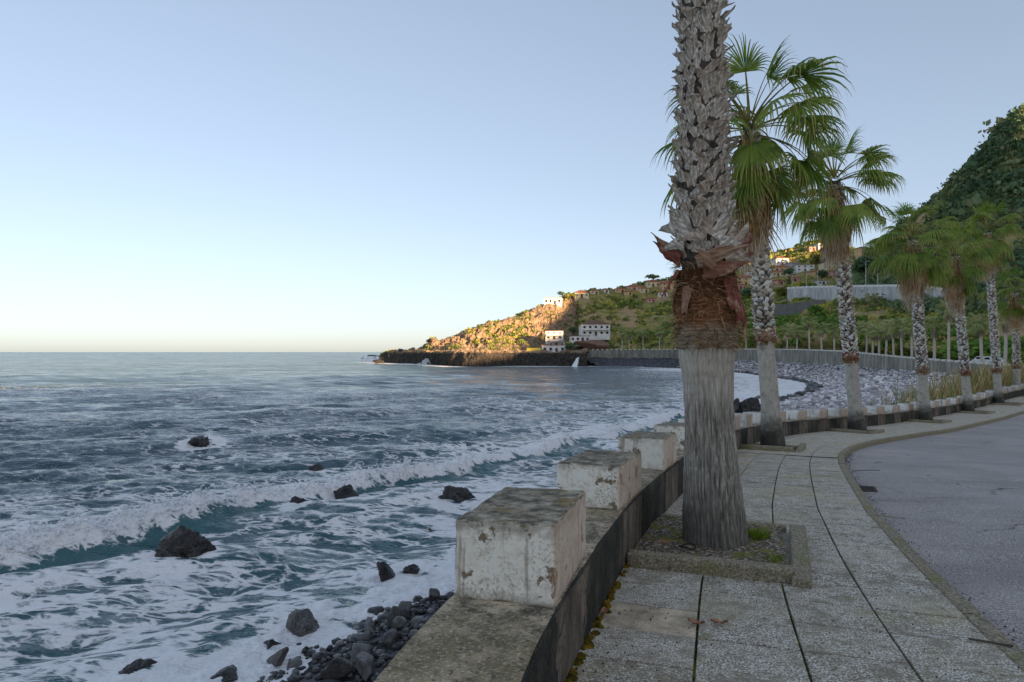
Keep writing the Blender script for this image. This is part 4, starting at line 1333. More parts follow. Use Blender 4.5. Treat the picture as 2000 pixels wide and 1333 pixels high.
HOUSES = []      # (column, row of base, depth, half width, height) in sight-line terms
def clear_of_houses(c):
    px = 1000 + c[:, 0] / c[:, 1] * F
    py = HZ - (c[:, 2] + 0.8 - EYE) / c[:, 1] * F
    ok = np.ones(len(c), bool)
    for hx, hy, hd, hw, hh in HOUSES:
        ok &= ~((np.abs(px - hx) < hw + 4) & (py < hy + 7) & (py > hy - hh - 5) & (c[:, 1] < hd + 14) & (c[:, 1] > hd - 40))
    return c[ok]
def build_cover():
    rng = np.random.default_rng(77)
    # headland scrub
    G, k = HEAD['V'], HEAD['k']
    n1 = fbm(G.reshape(-1, 3) * 0.06, 4, seed=12).reshape(k.shape)
    mask = ((k > 5.0) & (k < 9)) * np.clip(n1 + 0.05, 0, 1) * np.clip((G[..., 0] + 60) / 60, 0.1, 1) + 0.25 * np.clip(1 - np.abs(k - 8) * 3, 0, 1)
    c, _, _ = sample_grid(rng, G, mask, 800)
    c = clear_of_houses(c)
    V, P, a = leaf_cloud(rng, c, rng.uniform(0.5, 1.5, len(c)), 26, 0.34)
    put('headland_scrub', make_mesh('headland_scrub', V, P, [M['shrub_leaves']], False, {'rnd': a}), label='low scrub growing over the rocky headland', cat='scrub', kind='stuff')
    # hillside shrubs in view
    G, k, cc = HILL['V'], HILL['k'], HILL['c']
    n1 = fbm(G.reshape(-1, 3) * 0.05, 4, seed=22).reshape(k.shape)
    mask = ((k > 0.25) & (k < 5.1) & (cc < 8.3)) * np.clip(n1 + 0.42, 0.04, 1) / np.maximum(G[..., 1], 60) ** 0.7
    c, _, _ = sample_grid(rng, G, mask, 5600)
    c = clear_of_houses(c)
    sz = rng.uniform(0.55, 1.0, len(c)) * np.interp(c[:, 1], [100, 250, 450], [0.9, 1.5, 2.3])
    V, P, a = leaf_cloud(rng, c, sz, 24, 0.36)
    put('hillside_scrub', make_mesh('hillside_scrub', V, P, [M['shrub_leaves']], False, {'rnd': a}), label='green and yellow scrub covering the terraced hillside', cat='scrub', kind='stuff')
    # bright green growth low on the slope
    mask = ((k > 0.3) & (k < 2.2) & (cc > 2.5) & (cc < 9.5)) * np.clip(fbm(G.reshape(-1, 3) * 0.06 + 40, 3, seed=29).reshape(k.shape), 0, 1)
    c, _, _ = sample_grid(rng, G, mask, 420)
    V, P, a = leaf_cloud(rng, c, rng.uniform(0.9, 2.2, len(c)), 40, 0.30)
    put('hillside_bushes', make_mesh('hillside_bushes', V, P, [M['green_leaves']], False, {'rnd': a}), label='fresh green bushes along the foot of the slope', cat='bushes', kind='stuff')
    # wood on the steep mountain at the right
    mask = ((k > 2.6) & (k < 5.3) & (cc > 5.6) & (cc < 10.6)) * np.clip((cc - 5.4) / 1.2, 0, 1) * np.clip(fbm(G.reshape(-1, 3) * np.array([0.035, 0.035, 0.02]) + 7, 4, seed=61).reshape(k.shape) * 2.2 + 0.75, 0.04, 1)
    c, _, _ = sample_grid(rng, G, mask, 5000)
    c = clear_of_houses(c)
    V, P, a = leaf_cloud(rng, c, rng.gamma(3.0, 0.62, len(c)) + 0.6, 46, 0.19)
    put('mountain_wood', make_mesh('mountain_wood', V, P, [M['forest_leaves']], False, {'rnd': a}), label='dark green wood covering the steep mountain at the right', cat='wood', kind='stuff')
    # mountain behind the camera: coarse cover
    mask = ((k > 1.6) & (k < 5.3) & (cc >= 10.6)) * 1.0
    c, _, _ = sample_grid(rng, G, mask, 1800)
    V, P, a = leaf_cloud(rng, c, rng.uniform(1.2, 2.4, len(c)), 14, 0.45)
    put('mountain_scrub', make_mesh('mountain_scrub', V, P, [M['forest_leaves']], False, {'rnd': a}), label='dark scrub on the slope above the road', cat='scrub', kind='stuff')

from mathutils.bvhtree import BVHTree
_bvh = [BVHTree.FromPolygons(g.reshape(-1, 3).tolist(), grid_faces(g.shape[0], g.shape[1]).tolist()) for g in (HEAD['V'], HILL['V'])]
def hit(px, py, dflt):
    """depth at which the sight line of a pixel first meets the land"""
    d = Vector(((px - 1000) / F, 1.0, -(py - HZ) / F))
    best = None
    for b in _bvh:
        r = b.ray_cast(Vector((0, 60 * d.x * 0, EYE)) + d * 80.0, d)
        if r[0] is not None and (best is None or r[0].y < best):
            best = r[0].y
    return best if best is not None else dflt
# ------------------------------------------------------------------ palms
def frond_vp(rng, elev, L, R, nseg, spread=1.9, sag=0.5, grav=1.0, fold=0.25, nst=7, pw=0.02, thin=1.0):
    """one fan leaf, base at the origin, growing towards +Y; gravity is -Z"""
    nP = 6
    e = elev - sag * np.linspace(0, 1, nP) ** 1.3
    step = L / (nP - 1)
    path = np.zeros((nP, 3))
    for i in range(1, nP):
        path[i] = path[i - 1] + step * np.array([0, math.cos(e[i]), math.sin(e[i])])
    T = np.array([0, math.cos(e[-1]), math.sin(e[-1])])
    B = np.array([1.0, 0, 0])
    N = np.cross(B, T)
    mb = MB()
    # petiole: flat three-sided bar
    w = np.linspace(pw * 1.7, pw * 0.7, nP)
    ring = np.stack([path - B * w[:, None], path + N * w[:, None] * 0.5, path + B * w[:, None], path - N * w[:, None] * 0.5], 1)
    mb.add(ring.reshape(-1, 3), grid_faces(nP, 4, True), -1.0)
    C = path[-1]
    roll = rng.normal(0, 0.25)
    B2 = nrm(B * math.cos(roll) + N * math.sin(roll))
    N2 = np.cross(B2, T)
    a = np.linspace(-spread, spread, nseg) + rng.normal(0, 0.02, nseg)
    da = 2 * spread / (nseg - 1)
    Rl = R * (1 - 0.30 * (np.abs(a) / spread) ** 2) * rng.uniform(0.86, 1.08, nseg)
    d0 = nrm(np.cos(a)[:, None] * T + np.sin(a)[:, None] * B2 - fold * np.abs(np.sin(a))[:, None] * N2)
    sd = nrm(-np.sin(a)[:, None] * T + np.cos(a)[:, None] * B2)
    u = np.linspace(0, 1, nst)
    pos = np.zeros((nseg, nst, 3))
    d = d0.copy()
    pos[:, 0] = C
    g = grav * rng.uniform(0.7, 1.4, nseg)
    for j in range(1, nst):
        bend = g * (max(0, u[j] - 0.36) * 2.3) ** 1.4 / (nst - 1) * 7.0 / 3.2
        d = nrm(d + np.array([0, 0, -1.0]) * (bend)[:, None])
        pos[:, j] = pos[:, j - 1] + d * (Rl / (nst - 1))[:, None]
    hw = np.where(u < 0.4, u * math.tan(da / 2) * 1.04, 0.4 * math.tan(da / 2) * (1 - (u - 0.4) / 0.6) ** 0.8 * 0.9 * thin)
    hw = np.maximum(hw, 0.003)
    wv = sd[:, None, :] * (hw[None, :] * R)[..., None]
    pl = (N2[None, None, :] * (hw[None, :] * R * 0.55)[..., None]) * np.where(np.arange(nseg) % 2, 1, -1)[:, None, None]
    Lf, Rt = pos - wv - pl, pos + wv + pl
    V = np.stack([Lf, Rt], 2).reshape(-1, 3)
    q = []
    base = np.arange(nseg)[:, None] * (nst * 2) + np.arange(nst - 1)[None] * 2
    P = np.stack([base, base + 1, base + 3, base + 2], -1).reshape(-1, 4)
    mb.add(V, P, np.tile(np.repeat(u, 2), nseg))
    return mb

_prng = np.random.default_rng(101)
GREEN = {}
for cls, el, L, R, sp, sag, gv, fold in (('up', 1.2, 0.95, 0.85, 1.5, 0.2, 0.8, 0.2), ('high', 0.8, 1.15, 0.95, 1.8, 0.5, 1.4, 0.25), ('mid', 0.35, 1.25, 0.98, 1.9, 0.6, 1.7, 0.3),
                                 ('low', -0.15, 1.2, 0.98, 1.8, 0.7, 1.6, 0.35), ('hang', -0.75, 1.05, 0.98, 1.5, 0.5, 0.8, 0.35)):
    GREEN[cls] = [frond_vp(_prng, el + _prng.normal(0, 0.08), L * _prng.uniform(0.88, 1.1), R * _prng.uniform(0.9, 1.1), 30, sp, sag, gv, fold).mesh('frond', [M['frond']], False, 'tip') for _ in range(4)]
DEAD = []
for k in range(6):
    DEAD.append(frond_vp(_prng, -1.15 + _prng.normal(0, 0.08), 0.75 * _prng.uniform(0.8, 1.2), 1.0 * _prng.uniform(0.85, 1.2), 20, 0.55, 0.32, 0.5, 0.6, thin=1.3).mesh('dead_frond', [M['dead']], False, 'tip'))

def tube(center, radius, nseg=40, disp=None):
    """center (n,3), radius (n,) -> verts, quads"""
    n = len(center)
    a = np.linspace(0, 2 * math.pi, nseg, endpoint=False)
    r = np.broadcast_to(radius[:, None], (n, nseg)).copy()
    if disp is not None:
        r = r + disp(center[:, 2][:, None], a[None, :])
    V = np.stack([center[:, None, 0] + r * np.cos(a), center[:, None, 1] + r * np.sin(a), np.broadcast_to(center[:, None, 2], (n, nseg))], -1)
    return V.reshape(-1, 3), grid_faces(n, nseg, True)

def boots_mesh(rng, cen, rad, z0, z1, wid, hei, out, rows_dz, name='leaf_bases'):
    """old leaf bases round a trunk, joined"""
    mb = MB()
    z = z0
    k = 0
    while z < z1:
        c = np.array([np.interp(z, cen[:, 2], cen[:, 0]), np.interp(z, cen[:, 2], cen[:, 1])])
        r = float(np.interp(z, cen[:, 2], rad))
        ang = k * 2.39996 + rng.normal(0, 0.12)
        w = wid * rng.uniform(0.7, 1.25)
        h = hei * rng.uniform(0.7, 1.3)
        o = out * rng.uniform(0.5, 1.4)
        sk = rng.normal(0, 0.55) * w
        e = np.array([math.cos(ang), math.sin(ang), 0])
        t = np.array([-e[1], e[0], 0])
        b = np.array([c[0], c[1], z])
        zz = np.array([0, 0, 1.0])
        p = [b + e * (r - 0.02) - t * w * 0.5, b + e * (r - 0.02) + t * w * 0.5,
             b + e * (r + o * 0.7) - t * w * 0.55 + zz * h * 0.55 + t * sk * 0.4, b + e * (r + o * 0.7) + t * w * 0.55 + zz * h * 0.55 + t * sk * 0.4,
             b + e * (r + o) - t * w * 0.30 + zz * h * rng.uniform(0.8, 1.1) + t * sk, b + e * (r + o) + t * w * 0.30 + zz * h * rng.uniform(0.8, 1.1) + t * sk]
        q = [x - e * 0.025 + zz * 0.004 for x in p]
        V = np.array(p + q)
        P = np.array([[0, 1, 3, 2], [2, 3, 5, 4], [7, 6, 8, 9], [9, 8, 10, 11], [4, 5, 11, 10], [0, 2, 8, 6], [2, 4, 10, 8], [1, 7, 9, 3], [3, 9, 11, 5]])
        mb.add(V, P, rng.uniform(0, 1))
        z += rows_dz * rng.uniform(0.8, 1.2)
        k += 1
    return mb

def strands(rng, cen, rad, z0, z1, n, ln, flare=0.04):
    """loose fibres"""
    z = rng.uniform(z0, z1, n)
    a = rng.uniform(0, 6.283, n)
    c = np.stack([np.interp(z, cen[:, 2], cen[:, 0]), np.interp(z, cen[:, 2], cen[:, 1]), z], 1)
    r = np.interp(z, cen[:, 2], rad)
    e = np.stack([np.cos(a), np.sin(a), 0 * a], 1)
    t = np.stack([-np.sin(a), np.cos(a), 0 * a], 1)
    p0 = c + e * (r - 0.005)[:, None]
    dr = nrm(e * rng.uniform(0.1, 1.0, (n, 1)) + t * rng.normal(0, 1.1, (n, 1)) + np.array([0, 0, 1]) * rng.normal(-0.25, 0.7, (n, 1)))
    l = (ln * rng.uniform(0.4, 1.4, n))[:, None]
    p1 = p0 + dr * l * 0.55 + e * 0.01
    p2 = p1 + nrm(dr + np.array([0, 0, -0.7])) * l * 0.5
    w = np.cross(dr, e) * 0.0028
    V = np.stack([p0 - w, p0 + w, p1 - w, p1 + w, p2], 1).reshape(-1, 3)
    b = np.arange(n)[:, None] * 5
    mb = MB()
    mb.add(V, [np.concatenate([b, b + 1, b + 3, b + 2], 1), np.concatenate([b + 2, b + 3, b + 4], 1)], np.repeat(rng.uniform(0, 1, n), 5))
    return mb

def crown(root, rng, apex, ngreen, ndead, scale=1.0, r0=0.16, skirt=1.9, classes=None):
    """living fan leaves and the hanging skirt of dead ones, each a part"""
    mix = classes or ['up', 'high', 'high', 'mid', 'mid', 'mid', 'low', 'low', 'low', 'hang', 'hang']
    for k in range(ngreen):
        cls = mix[k % len(mix)]
        o = put('frond', GREEN[cls][int(rng.integers(4))], root)
        az = k * 2.39996 + rng.normal(0, 0.25)
        dz = {'up': 0.05, 'high': 0.0, 'mid': -0.12, 'low': -0.28, 'hang': -0.45}[cls]
        rr = {'up': 0.03, 'high': 0.08, 'mid': 0.12, 'low': 0.15, 'hang': 0.17}[cls]
        o.location = (apex[0] - math.sin(az) * rr, apex[1] + math.cos(az) * rr, apex[2] + dz * scale)
        s = scale * rng.uniform(0.86, 1.12)
        o.scale = (s, s, s)
        o.rotation_euler = (rng.normal(0, 0.06), rng.normal(0, 0.12), az)
    for k in range(ndead):
        o = put('dead_frond', DEAD[int(rng.integers(6))], root)
        az = k * 2.39996 + rng.normal(0, 0.3)
        f = k / max(ndead - 1, 1)
        s = scale * rng.uniform(0.8, 1.15)
        rr = r0 + 0.03
        o.location = (apex[0] - math.sin(az) * rr, apex[1] + math.cos(az) * rr, apex[2] - 0.35 - (skirt - 1.0) * f)
        o.scale = (s, s, s * rng.uniform(0.9, 1.1))
        o.rotation_euler = (rng.normal(-0.06 - 0.12 * f, 0.07), rng.normal(0, 0.07), az)

def big_palm():
    """the palm in the foreground"""
    D = 5.85
    rng = np.random.default_rng(31)
    rows = [(1082, 1397, 136), (1062, 1397, 127), (1020, 1396, 120), (950, 1392, 111), (900, 1389, 103), (850, 1386, 97), (780, 1383, 94), (740, 1382, 95), (700, 1381, 105), (672, 1381, 112), (640, 1381, 115), (600, 1380, 108),
            (560, 1379, 104), (520, 1377, 108), (480, 1375, 116), (420, 1372, 112), (350, 1371, 108), (250, 1372, 100), (150, 1371, 94), (0, 1366, 90), (-300, 1360, 86), (-700, 1352, 84), (-1250, 1345, 80)]
    pts = np.array([at(px, py, D) for py, px, w in rows])
    rad = np.array([w / 2 / F * D for py, px, w in rows])
    base = np.array([pts[1][0], D, P3(np.array(s_at_y(5.2)), np.array(0.0))[2] + 0.045])
    pts = pts - base
    root = thing('palm_tree', base, 'big palm in front, trunk with grey criss-cross leaf bases and a red frayed collar', 'palm tree', 'palms along the promenade')
    zz = pts[:, 2]
    def seg(z0, z1, dz):
        z = np.arange(z0, z1 + 1e-6, dz)
        c = np.stack([np.interp(z, zz, pts[:, 0]), np.interp(z, zz, pts[:, 1]), z], 1)
        return c, np.interp(z, zz, rad)
    zc0, zc1, zb = at(0, 678, D)[2] - base[2], at(0, 612, D)[2] - base[2], at(0, 548, D)[2] - base[2]
    # smooth foot with upright cracks
    c, r = seg(-0.06, zc0, 0.011)
    r = sm(r, 9)
    def disp(z, a):
        z, a = np.broadcast_arrays(z, a)
        p = np.stack([np.cos(a) * 11 + 0.35 * np.sin(z * 5), np.sin(a) * 11 + 0.35 * np.cos(z * 4.1), z * 1.6], -1).reshape(-1, 3)
        cr = fbm(p, 3, seed=71, ridged=True).reshape(z.shape)
        rings = fbm(np.stack([np.cos(a) * 0.8, np.sin(a) * 0.8, z * 16], -1).reshape(-1, 3), 2, seed=72).reshape(z.shape)
        up = np.clip((zc0 - 0.35 - z) / 0.3, 0.15, 1)
        return -0.05 * np.clip(cr - 0.25, 0, 0.5) * up + 0.006 * rings + 0.010 * fbm(np.stack([np.cos(a) * 2, np.sin(a) * 2, z * 3], -1).reshape(-1, 3), 2, seed=77).reshape(z.shape) + 0.012 * np.sin(3 * a + z * 1.3) * np.clip(0.6 - z, 0, 1)
    V, P = tube(c, r, 260, disp)
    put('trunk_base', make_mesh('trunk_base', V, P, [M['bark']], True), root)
    # fibrous collar
    c, r = seg(zc0 - 0.01, zb + 0.08, 0.012)
    def disp2(z, a):
        z, a = np.broadcast_arrays(z, a)
        p = np.stack([np.cos(a) * 5, np.sin(a) * 5, z * 12], -1).reshape(-1, 3)
        return 0.022 * fbm(p, 4, seed=81).reshape(z.shape) + 0.008
    V, P = tube(c, r, 120, disp2)
    put('fibre_collar', make_mesh('fibre_collar', V, P, [M['fibre_wrap']], True), root)
    put('loose_fibres', strands(rng, pts, rad + 0.01, zc0 - 0.02, zb + 0.16, 1500, 0.10).mesh('loose_fibres', [M['strand']], False, 'rnd'), root, kind='stuff')
    # upper trunk
    c, r = seg(zb, zz[-1], 0.05)
    V, P = tube(c, r * 0.82, 40)
    put('trunk', make_mesh('trunk', V, P, [M['core']], True), root)
    # leaf bases: bowed, cut plates, each a part
    def boot(seed, w, h, o, skew, cut, curl):
        g = np.random.default_rng(seed)
        nx, ny = 6, 6
        u, v = np.meshgrid(np.linspace(-1, 1, nx), np.linspace(0, 1, ny))
        wd = w * np.interp(v, [0, 0.25, 0.6, 1], [0.9, 1.0, 0.85, 0.62])
        x = u * wd + skew * v ** 1.2 * w
        topcut = 1 + cut * u * 0.35 + g.normal(0, 0.05, u.shape) * (v > 0.9)
        y = v * h * topcut
        z = o * v ** 1.3 - curl * (u ** 2) * w * (1 - 0.4 * v) + 0.008 * g.normal(size=u.shape)
        th = 0.010
        A = np.stack([x, y, z], -1).reshape(-1, 3)
        Bk = A - np.array([0, 0, th])
        n = nx * ny
        q = grid_faces(ny, nx)
        side = []
        bd = [i for i in range(nx)] + [nx * j + nx - 1 for j in range(1, ny)] + [n - 1 - i for i in range(1, nx)] + [nx * j for j in range(ny - 2, 0, -1)]
        for i in range(len(bd)):
            a, b = bd[i], bd[(i + 1) % len(bd)]
            side.append([b, a, a + n, b + n])
        return np.concatenate([A, Bk]), np.concatenate([q, q[:, ::-1] + n, np.array(side)])
    def split_base(seed):
        """a torn leaf base: two thin stubs parting from one root"""
        g = np.random.default_rng(seed)
        Vs, Ps, n0 = [], [], 0
        for sgn in (-1, 1):
            L = g.uniform(0.11, 0.19)
            w = g.uniform(0.034, 0.052)
            ang = sgn * g.uniform(0.35, 0.85)
            nx, ny = 4, 6
            u, v = np.meshgrid(np.linspace(-1, 1, nx), np.linspace(0, 1, ny))
            wd = w * np.interp(v, [0, 0.3, 0.7, 1], [1.25, 1.05, 0.85, 0.6])
            along = v * L * (1 + 0.16 * sgn * u * v) + 0.012 * g.normal(size=u.shape) * (v > 0.95)
            bend = ang * (0.55 + 0.45 * v)
            x = sgn * 0.016 + np.sin(bend) * along + np.cos(bend) * u * wd
            y = np.cos(bend) * along - np.sin(bend) * u * wd
            z = 0.05 * v ** 1.5 * g.uniform(0.4, 1.2) - 0.30 * u ** 2 * w + 0.004 * g.normal(size=u.shape) + 0.006 * sgn
            A = np.stack([x, y, z], -1).reshape(-1, 3)
            Bk = A - np.array([0, 0, 0.008])
            n = nx * ny
            q = grid_faces(ny, nx)
            bd = [k for k in range(nx)] + [nx * k + nx - 1 for k in range(1, ny)] + [n - 1 - k for k in range(1, nx)] + [nx * k for k in range(ny - 2, 0, -1)]
            side = np.array([[bd[(k + 1) % len(bd)], bd[k], bd[k] + n, bd[(k + 1) % len(bd)] + n] for k in range(len(bd))])
            Vs.append(np.concatenate([A, Bk]))
            Ps.append(np.concatenate([q, q[:, ::-1] + n, side]) + n0)
            n0 += 2 * n
        return np.concatenate(Vs), np.concatenate(Ps)
    BM = []
    for k in range(16):
        V, P = split_base(200 + k)
        BM.append(make_mesh('leaf_base', V, P, [M['boot']], False))
    z = zb + 0.12
    k = 0
    ztop = at(0, -45, D)[2] - base[2]
    while z < ztop:
        cx, cy = np.interp(z, zz, pts[:, 0]), np.interp(z, zz, pts[:, 1])
        r = float(np.interp(z, zz, rad)) * 0.82
        a = k * 2.39996 + rng.normal(0, 0.15)
        o = put('leaf_base', BM[int(rng.integers(16))], root)
        tilt = rng.normal(0.10, 0.07)
        e = Vector((math.cos(a), math.sin(a), 0))
        t = Vector((-math.sin(a), math.cos(a), 0))
        upv = (Vector((0, 0, 1)) * math.cos(tilt) + e * math.sin(tilt)).normalized()
        nv = t.cross(upv)
        roll = rng.normal(0, 0.22)
        t2 = t * math.cos(roll) + upv * math.sin(roll)
        u2 = upv * math.cos(roll) - t * math.sin(roll)
        m = Matrix((t2, u2, nv)).transposed().to_4x4()
        grow = float(np.interp(z, [zb + 0.1, zb + 0.5, zb + 1.2], [1.0, 1.05, 0.95])) * rng.uniform(0.8, 1.2)
        m = Matrix.Translation(Vector((cx, cy, z)) + e * (r - 0.012)) @ m @ Matrix.Diagonal((grow, grow, grow, 1))
        o.matrix_local = m
        z += 0.0098 * rng.uniform(0.8, 1.2)
        k += 1
    put('upper_leaf_bases', boots_mesh(rng, pts, rad * 0.82, ztop, zz[-1] - 0.3, 0.15, 0.16, 0.06, 0.013).mesh('upper_leaf_bases', [M['boots']], False, 'rnd'), root, kind='stuff')
    # reddish leaf bases at the cut, some bent down and hanging
    RM = []
    for k in range(5):
        V, P = boot(300 + k, rng.uniform(0.05, 0.075), rng.uniform(0.26, 0.38), rng.uniform(0.02, 0.05), rng.uniform(-0.4, 0.4), rng.uniform(-1.2, 1.2), 0.14)
        RM.append(make_mesh('red_leaf_base', V, P, [M['red_boot']], False))
    def plate(me, a, z, roll, tilt, sc, dr=0.0, name='red_leaf_base'):
        cx, cy = np.interp(z, zz, pts[:, 0]), np.interp(z, zz, pts[:, 1])
        r = float(np.interp(z, zz, rad)) + dr
        e = Vector((math.cos(a), math.sin(a), 0)); t = Vector((-math.sin(a), math.cos(a), 0))
        upv = (Vector((0, 0, 1)) * math.cos(tilt) + e * math.sin(tilt)).normalized()
        nv = t.cross(upv)
        t2 = t * math.cos(roll) + upv * math.sin(roll)
        u2 = upv * math.cos(roll) - t * math.sin(roll)
        m = Matrix((t2, u2, nv)).transposed().to_4x4()
        o = put(name, me, root)
        o.matrix_local = Matrix.Translation(Vector((cx, cy, z)) + e * r) @ m @ Matrix.Diagonal((sc, sc, sc, 1))
    V_ = -math.pi / 2          # towards the camera
    zr = lambda py: at(0, py, D)[2] - base[2]
    # wrapped bands across the front, then long grey points sticking out to the right
    for a, py, roll, tilt, sc in ((V_ - 0.55, 520, -1.25, 0.05, 1.0), (V_ - 0.35, 536, -1.45, 0.03, 1.05), (V_ + 0.35, 530, 1.2, 0.05, 0.9), (V_ - 1.25, 512, 0.9, 0.35, 0.9), (V_ - 1.5, 500, 0.4, 0.6, 0.8),
                                  (V_ + 1.1, 505, -0.9, 0.4, 0.9), (V_ + 1.5, 500, -0.5, 0.55, 0.9), (V_ + 2.4, 520, 0.7, 0.3, 1), (V_ - 2.3, 515, -0.7, 0.3, 1), (V_ + 3.1, 520, 1.2, 0.1, 1), (V_ + 0.8, 520, -1.2, 0.2, 0.9)):
        plate(RM[int(rng.integers(5))], a, zr(py), roll, tilt, sc, 0.012)
    for a, py, roll, tilt, sc in ((V_ - 1.45, 528, 3.05, -0.42, 0.75), (V_ - 0.95, 562, 3.1, -0.06, 0.75), (V_ + 0.5, 550, 3.2, -0.05, 0.85), (V_ + 0.85, 545, 3.05, -0.12, 1.15), (V_ + 1.25, 548, 3.15, -0.10, 1.2), (V_ + 2.2, 540, 3.1, -0.1, 1), (V_ - 2.4, 540, 3.1, -0.1, 1), (V_ - 3.0, 545, 3.1, -0.1, 0.9)):
        plate(RM[int(rng.integers(5))], a, zr(py), roll, tilt, sc, 0.02)
    for a, py, roll, tilt, sc in ((V_ + 0.35, 505, -1.05, 0.08, 1.25), (V_ + 0.15, 480, -0.95, 0.06, 1.2), (V_ + 0.9, 498, -0.85, 0.30, 1.25), (V_ - 0.9, 478, 0.9, 0.12, 1.15), (V_ - 0.2, 470, 0.8, 0.06, 1.1), (V_ - 1.3, 455, 0.6, 0.22, 1.05)):
        plate(BM[int(rng.integers(16))], a, zr(py), roll, tilt, sc, 0.015, 'leaf_base')
    apex = pts[-1]
    crown(root, rng, apex, 22, 26, 1.05, 0.2, 1.8)
big_palm()

def promenade_palm(base, top, w_low, z_cut, label, seed, ngreen=26, ndead=46, skirt=2.0, scale=1.0, classes=None, bend=0.0):
    rng = np.random.default_rng(seed)
    base = np.asarray(base, float)
    top = np.asarray(top, float) - base
    root = thing('palm_tree', base, label, 'palm tree', 'palms along the promenade')
    h = top[2]
    z = np.linspace(-0.08, h, 60)
    f = np.clip(z / h, 0, 1)
    cen = np.stack([top[0] * f + bend * np.sin(f * math.pi), top[1] * f, z], 1)
    rl = w_low / 2
    rad = np.interp(z, [-0.1, 0.0, 0.35, 0.9, z_cut - 0.1, z_cut + 0.2, z_cut + 1.2, h], [rl * 1.5, rl * 1.45, rl * 1.25, rl * 1.05, rl * 0.98, rl * 1.02, rl * 1.0, rl * 0.85])
    m = z <= z_cut + 0.1
    zz = np.arange(-0.08, z_cut + 0.05, 0.04)
    c2 = np.stack([np.interp(zz, z, cen[:, 0]), np.interp(zz, z, cen[:, 1]), zz], 1)
    r2 = np.interp(zz, z, rad)
    def disp(zv, a):
        zv, a = np.broadcast_arrays(zv, a)
        p = np.stack([np.cos(a) * 3, np.sin(a) * 3, zv * 3], -1).reshape(-1, 3)
        return 0.012 * fbm(p, 4, seed=seed).reshape(zv.shape)
    V, P = tube(c2, r2, 40, disp)
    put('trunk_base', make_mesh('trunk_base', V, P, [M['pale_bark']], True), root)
    zz = np.arange(z_cut - 0.02, h - 0.05, 0.1)
    c3 = np.stack([np.interp(zz, z, cen[:, 0]), np.interp(zz, z, cen[:, 1]), zz], 1)
    r3 = np.interp(zz, z, rad)
    V, P = tube(c3, r3 * 0.92, 24)
    put('trunk', make_mesh('trunk', V, P, [M['core']], True), root)
    put('leaf_bases', boots_mesh(rng, cen, rad * 0.92, z_cut + 0.08, h - 0.3, 0.105, 0.105, 0.062, 0.0075).mesh('leaf_bases', [M['boots']], False, 'rnd'), root, kind='stuff')
    zc = np.arange(z_cut - 0.06, z_cut + 0.16, 0.02)
    cc = np.stack([np.interp(zc, z, cen[:, 0]), np.interp(zc, z, cen[:, 1]), zc], 1)
    def disp2(zv, a):
        zv, a = np.broadcast_arrays(zv, a)
        p = np.stack([np.cos(a) * 4, np.sin(a) * 4, zv * 10], -1).reshape(-1, 3)
        return 0.05 * fbm(p, 3, seed=seed + 4).reshape(zv.shape)
    V, P = tube(cc, np.interp(zc, z, rad) * 1.04, 36, disp2)
    put('fibre_collar', make_mesh('fibre_collar', V, P, [M['fibre']], False), root)
    put('loose_fibres', strands(rng, cen, rad * 1.1, z_cut - 0.05, z_cut + 0.25, 160, 0.16).mesh('loose_fibres', [M['strand']], False, 'rnd'), root, kind='stuff')
    put('frayed_leaf_bases', boots_mesh(rng, cen, rad * 1.02, z_cut + 0.0, z_cut + 0.26, 0.11, 0.12, 0.05, 0.007).mesh('frayed_leaf_bases', [M['red_boot']], False, 'rnd'), root, kind='stuff')
    crown(root, rng, top, ngreen, ndead, scale, rl * 0.85, skirt, classes)
    return root

# column, depth, crown apex column & row
def pave_z(x, y):
    return float(frame(s_of(x, y))[3])
PALMS = []
for px, d, tx, ty, zc, wl_, lab, seed, ng, nd, sk, sc in (
        (1510, 16.0, 1464, 240, 2.45, 0.40, 'tall palm just behind the big front palm, long brown skirt of dead leaves', 41, 50, 90, 2.0, 1.12),
        (1674, 24.2, 1630, 348, 2.45, 0.44, 'palm standing third along the promenade, full crown against open sky', 42, 50, 86, 2.2, 1.05),
        (1808, 31.0, 1782, 460, 2.15, 0.42, 'palm standing fourth along the promenade, crown in front of the wooded mountain foot', 43, 40, 74, 2.0, 1.1),
        (1892, 37.2, 1864, 492, 2.0, 0.42, 'palm standing fifth along the promenade with a long drooping grey skirt', 44, 40, 70, 2.2, 1.1),
        (1951, 42.4, 1928, 448, 1.9, 0.42, 'palm standing sixth along the promenade, taller than both its neighbours', 45, 40, 64, 1.9, 1.15),
        (1987, 48.0, 1982, 566, 1.9, 0.42, 'palm standing seventh along the promenade at the right edge, lower crown', 46, 38, 60, 2.0, 1.05)):
    b = at(px, 0, d)
    b[2] = pave_z(b[0], b[1]) + 0.03
    tp = at(tx, ty, d)
    promenade_palm(b, tp, wl_, zc, lab, seed, ng, nd, sk, sc)
    PALMS.append(b)
for k, (s_off, lab) in enumerate(((9.0, 'palm standing eighth along the promenade, crown high at the right edge'), (17.5, 'palm standing ninth along the promenade, mostly beyond the right edge'))):
    s = s_of(34.5, 46.6) + s_off
    b = P3(np.array(s), np.array(0.95))
    b[2] += 0.03
    promenade_palm(b, b + np.array([-0.6, 0, (12.2, 9.0)[k]]), 0.42, 1.9, lab, 47 + k, 24, 44, 2.4, 1.1)
    PALMS.append(b)

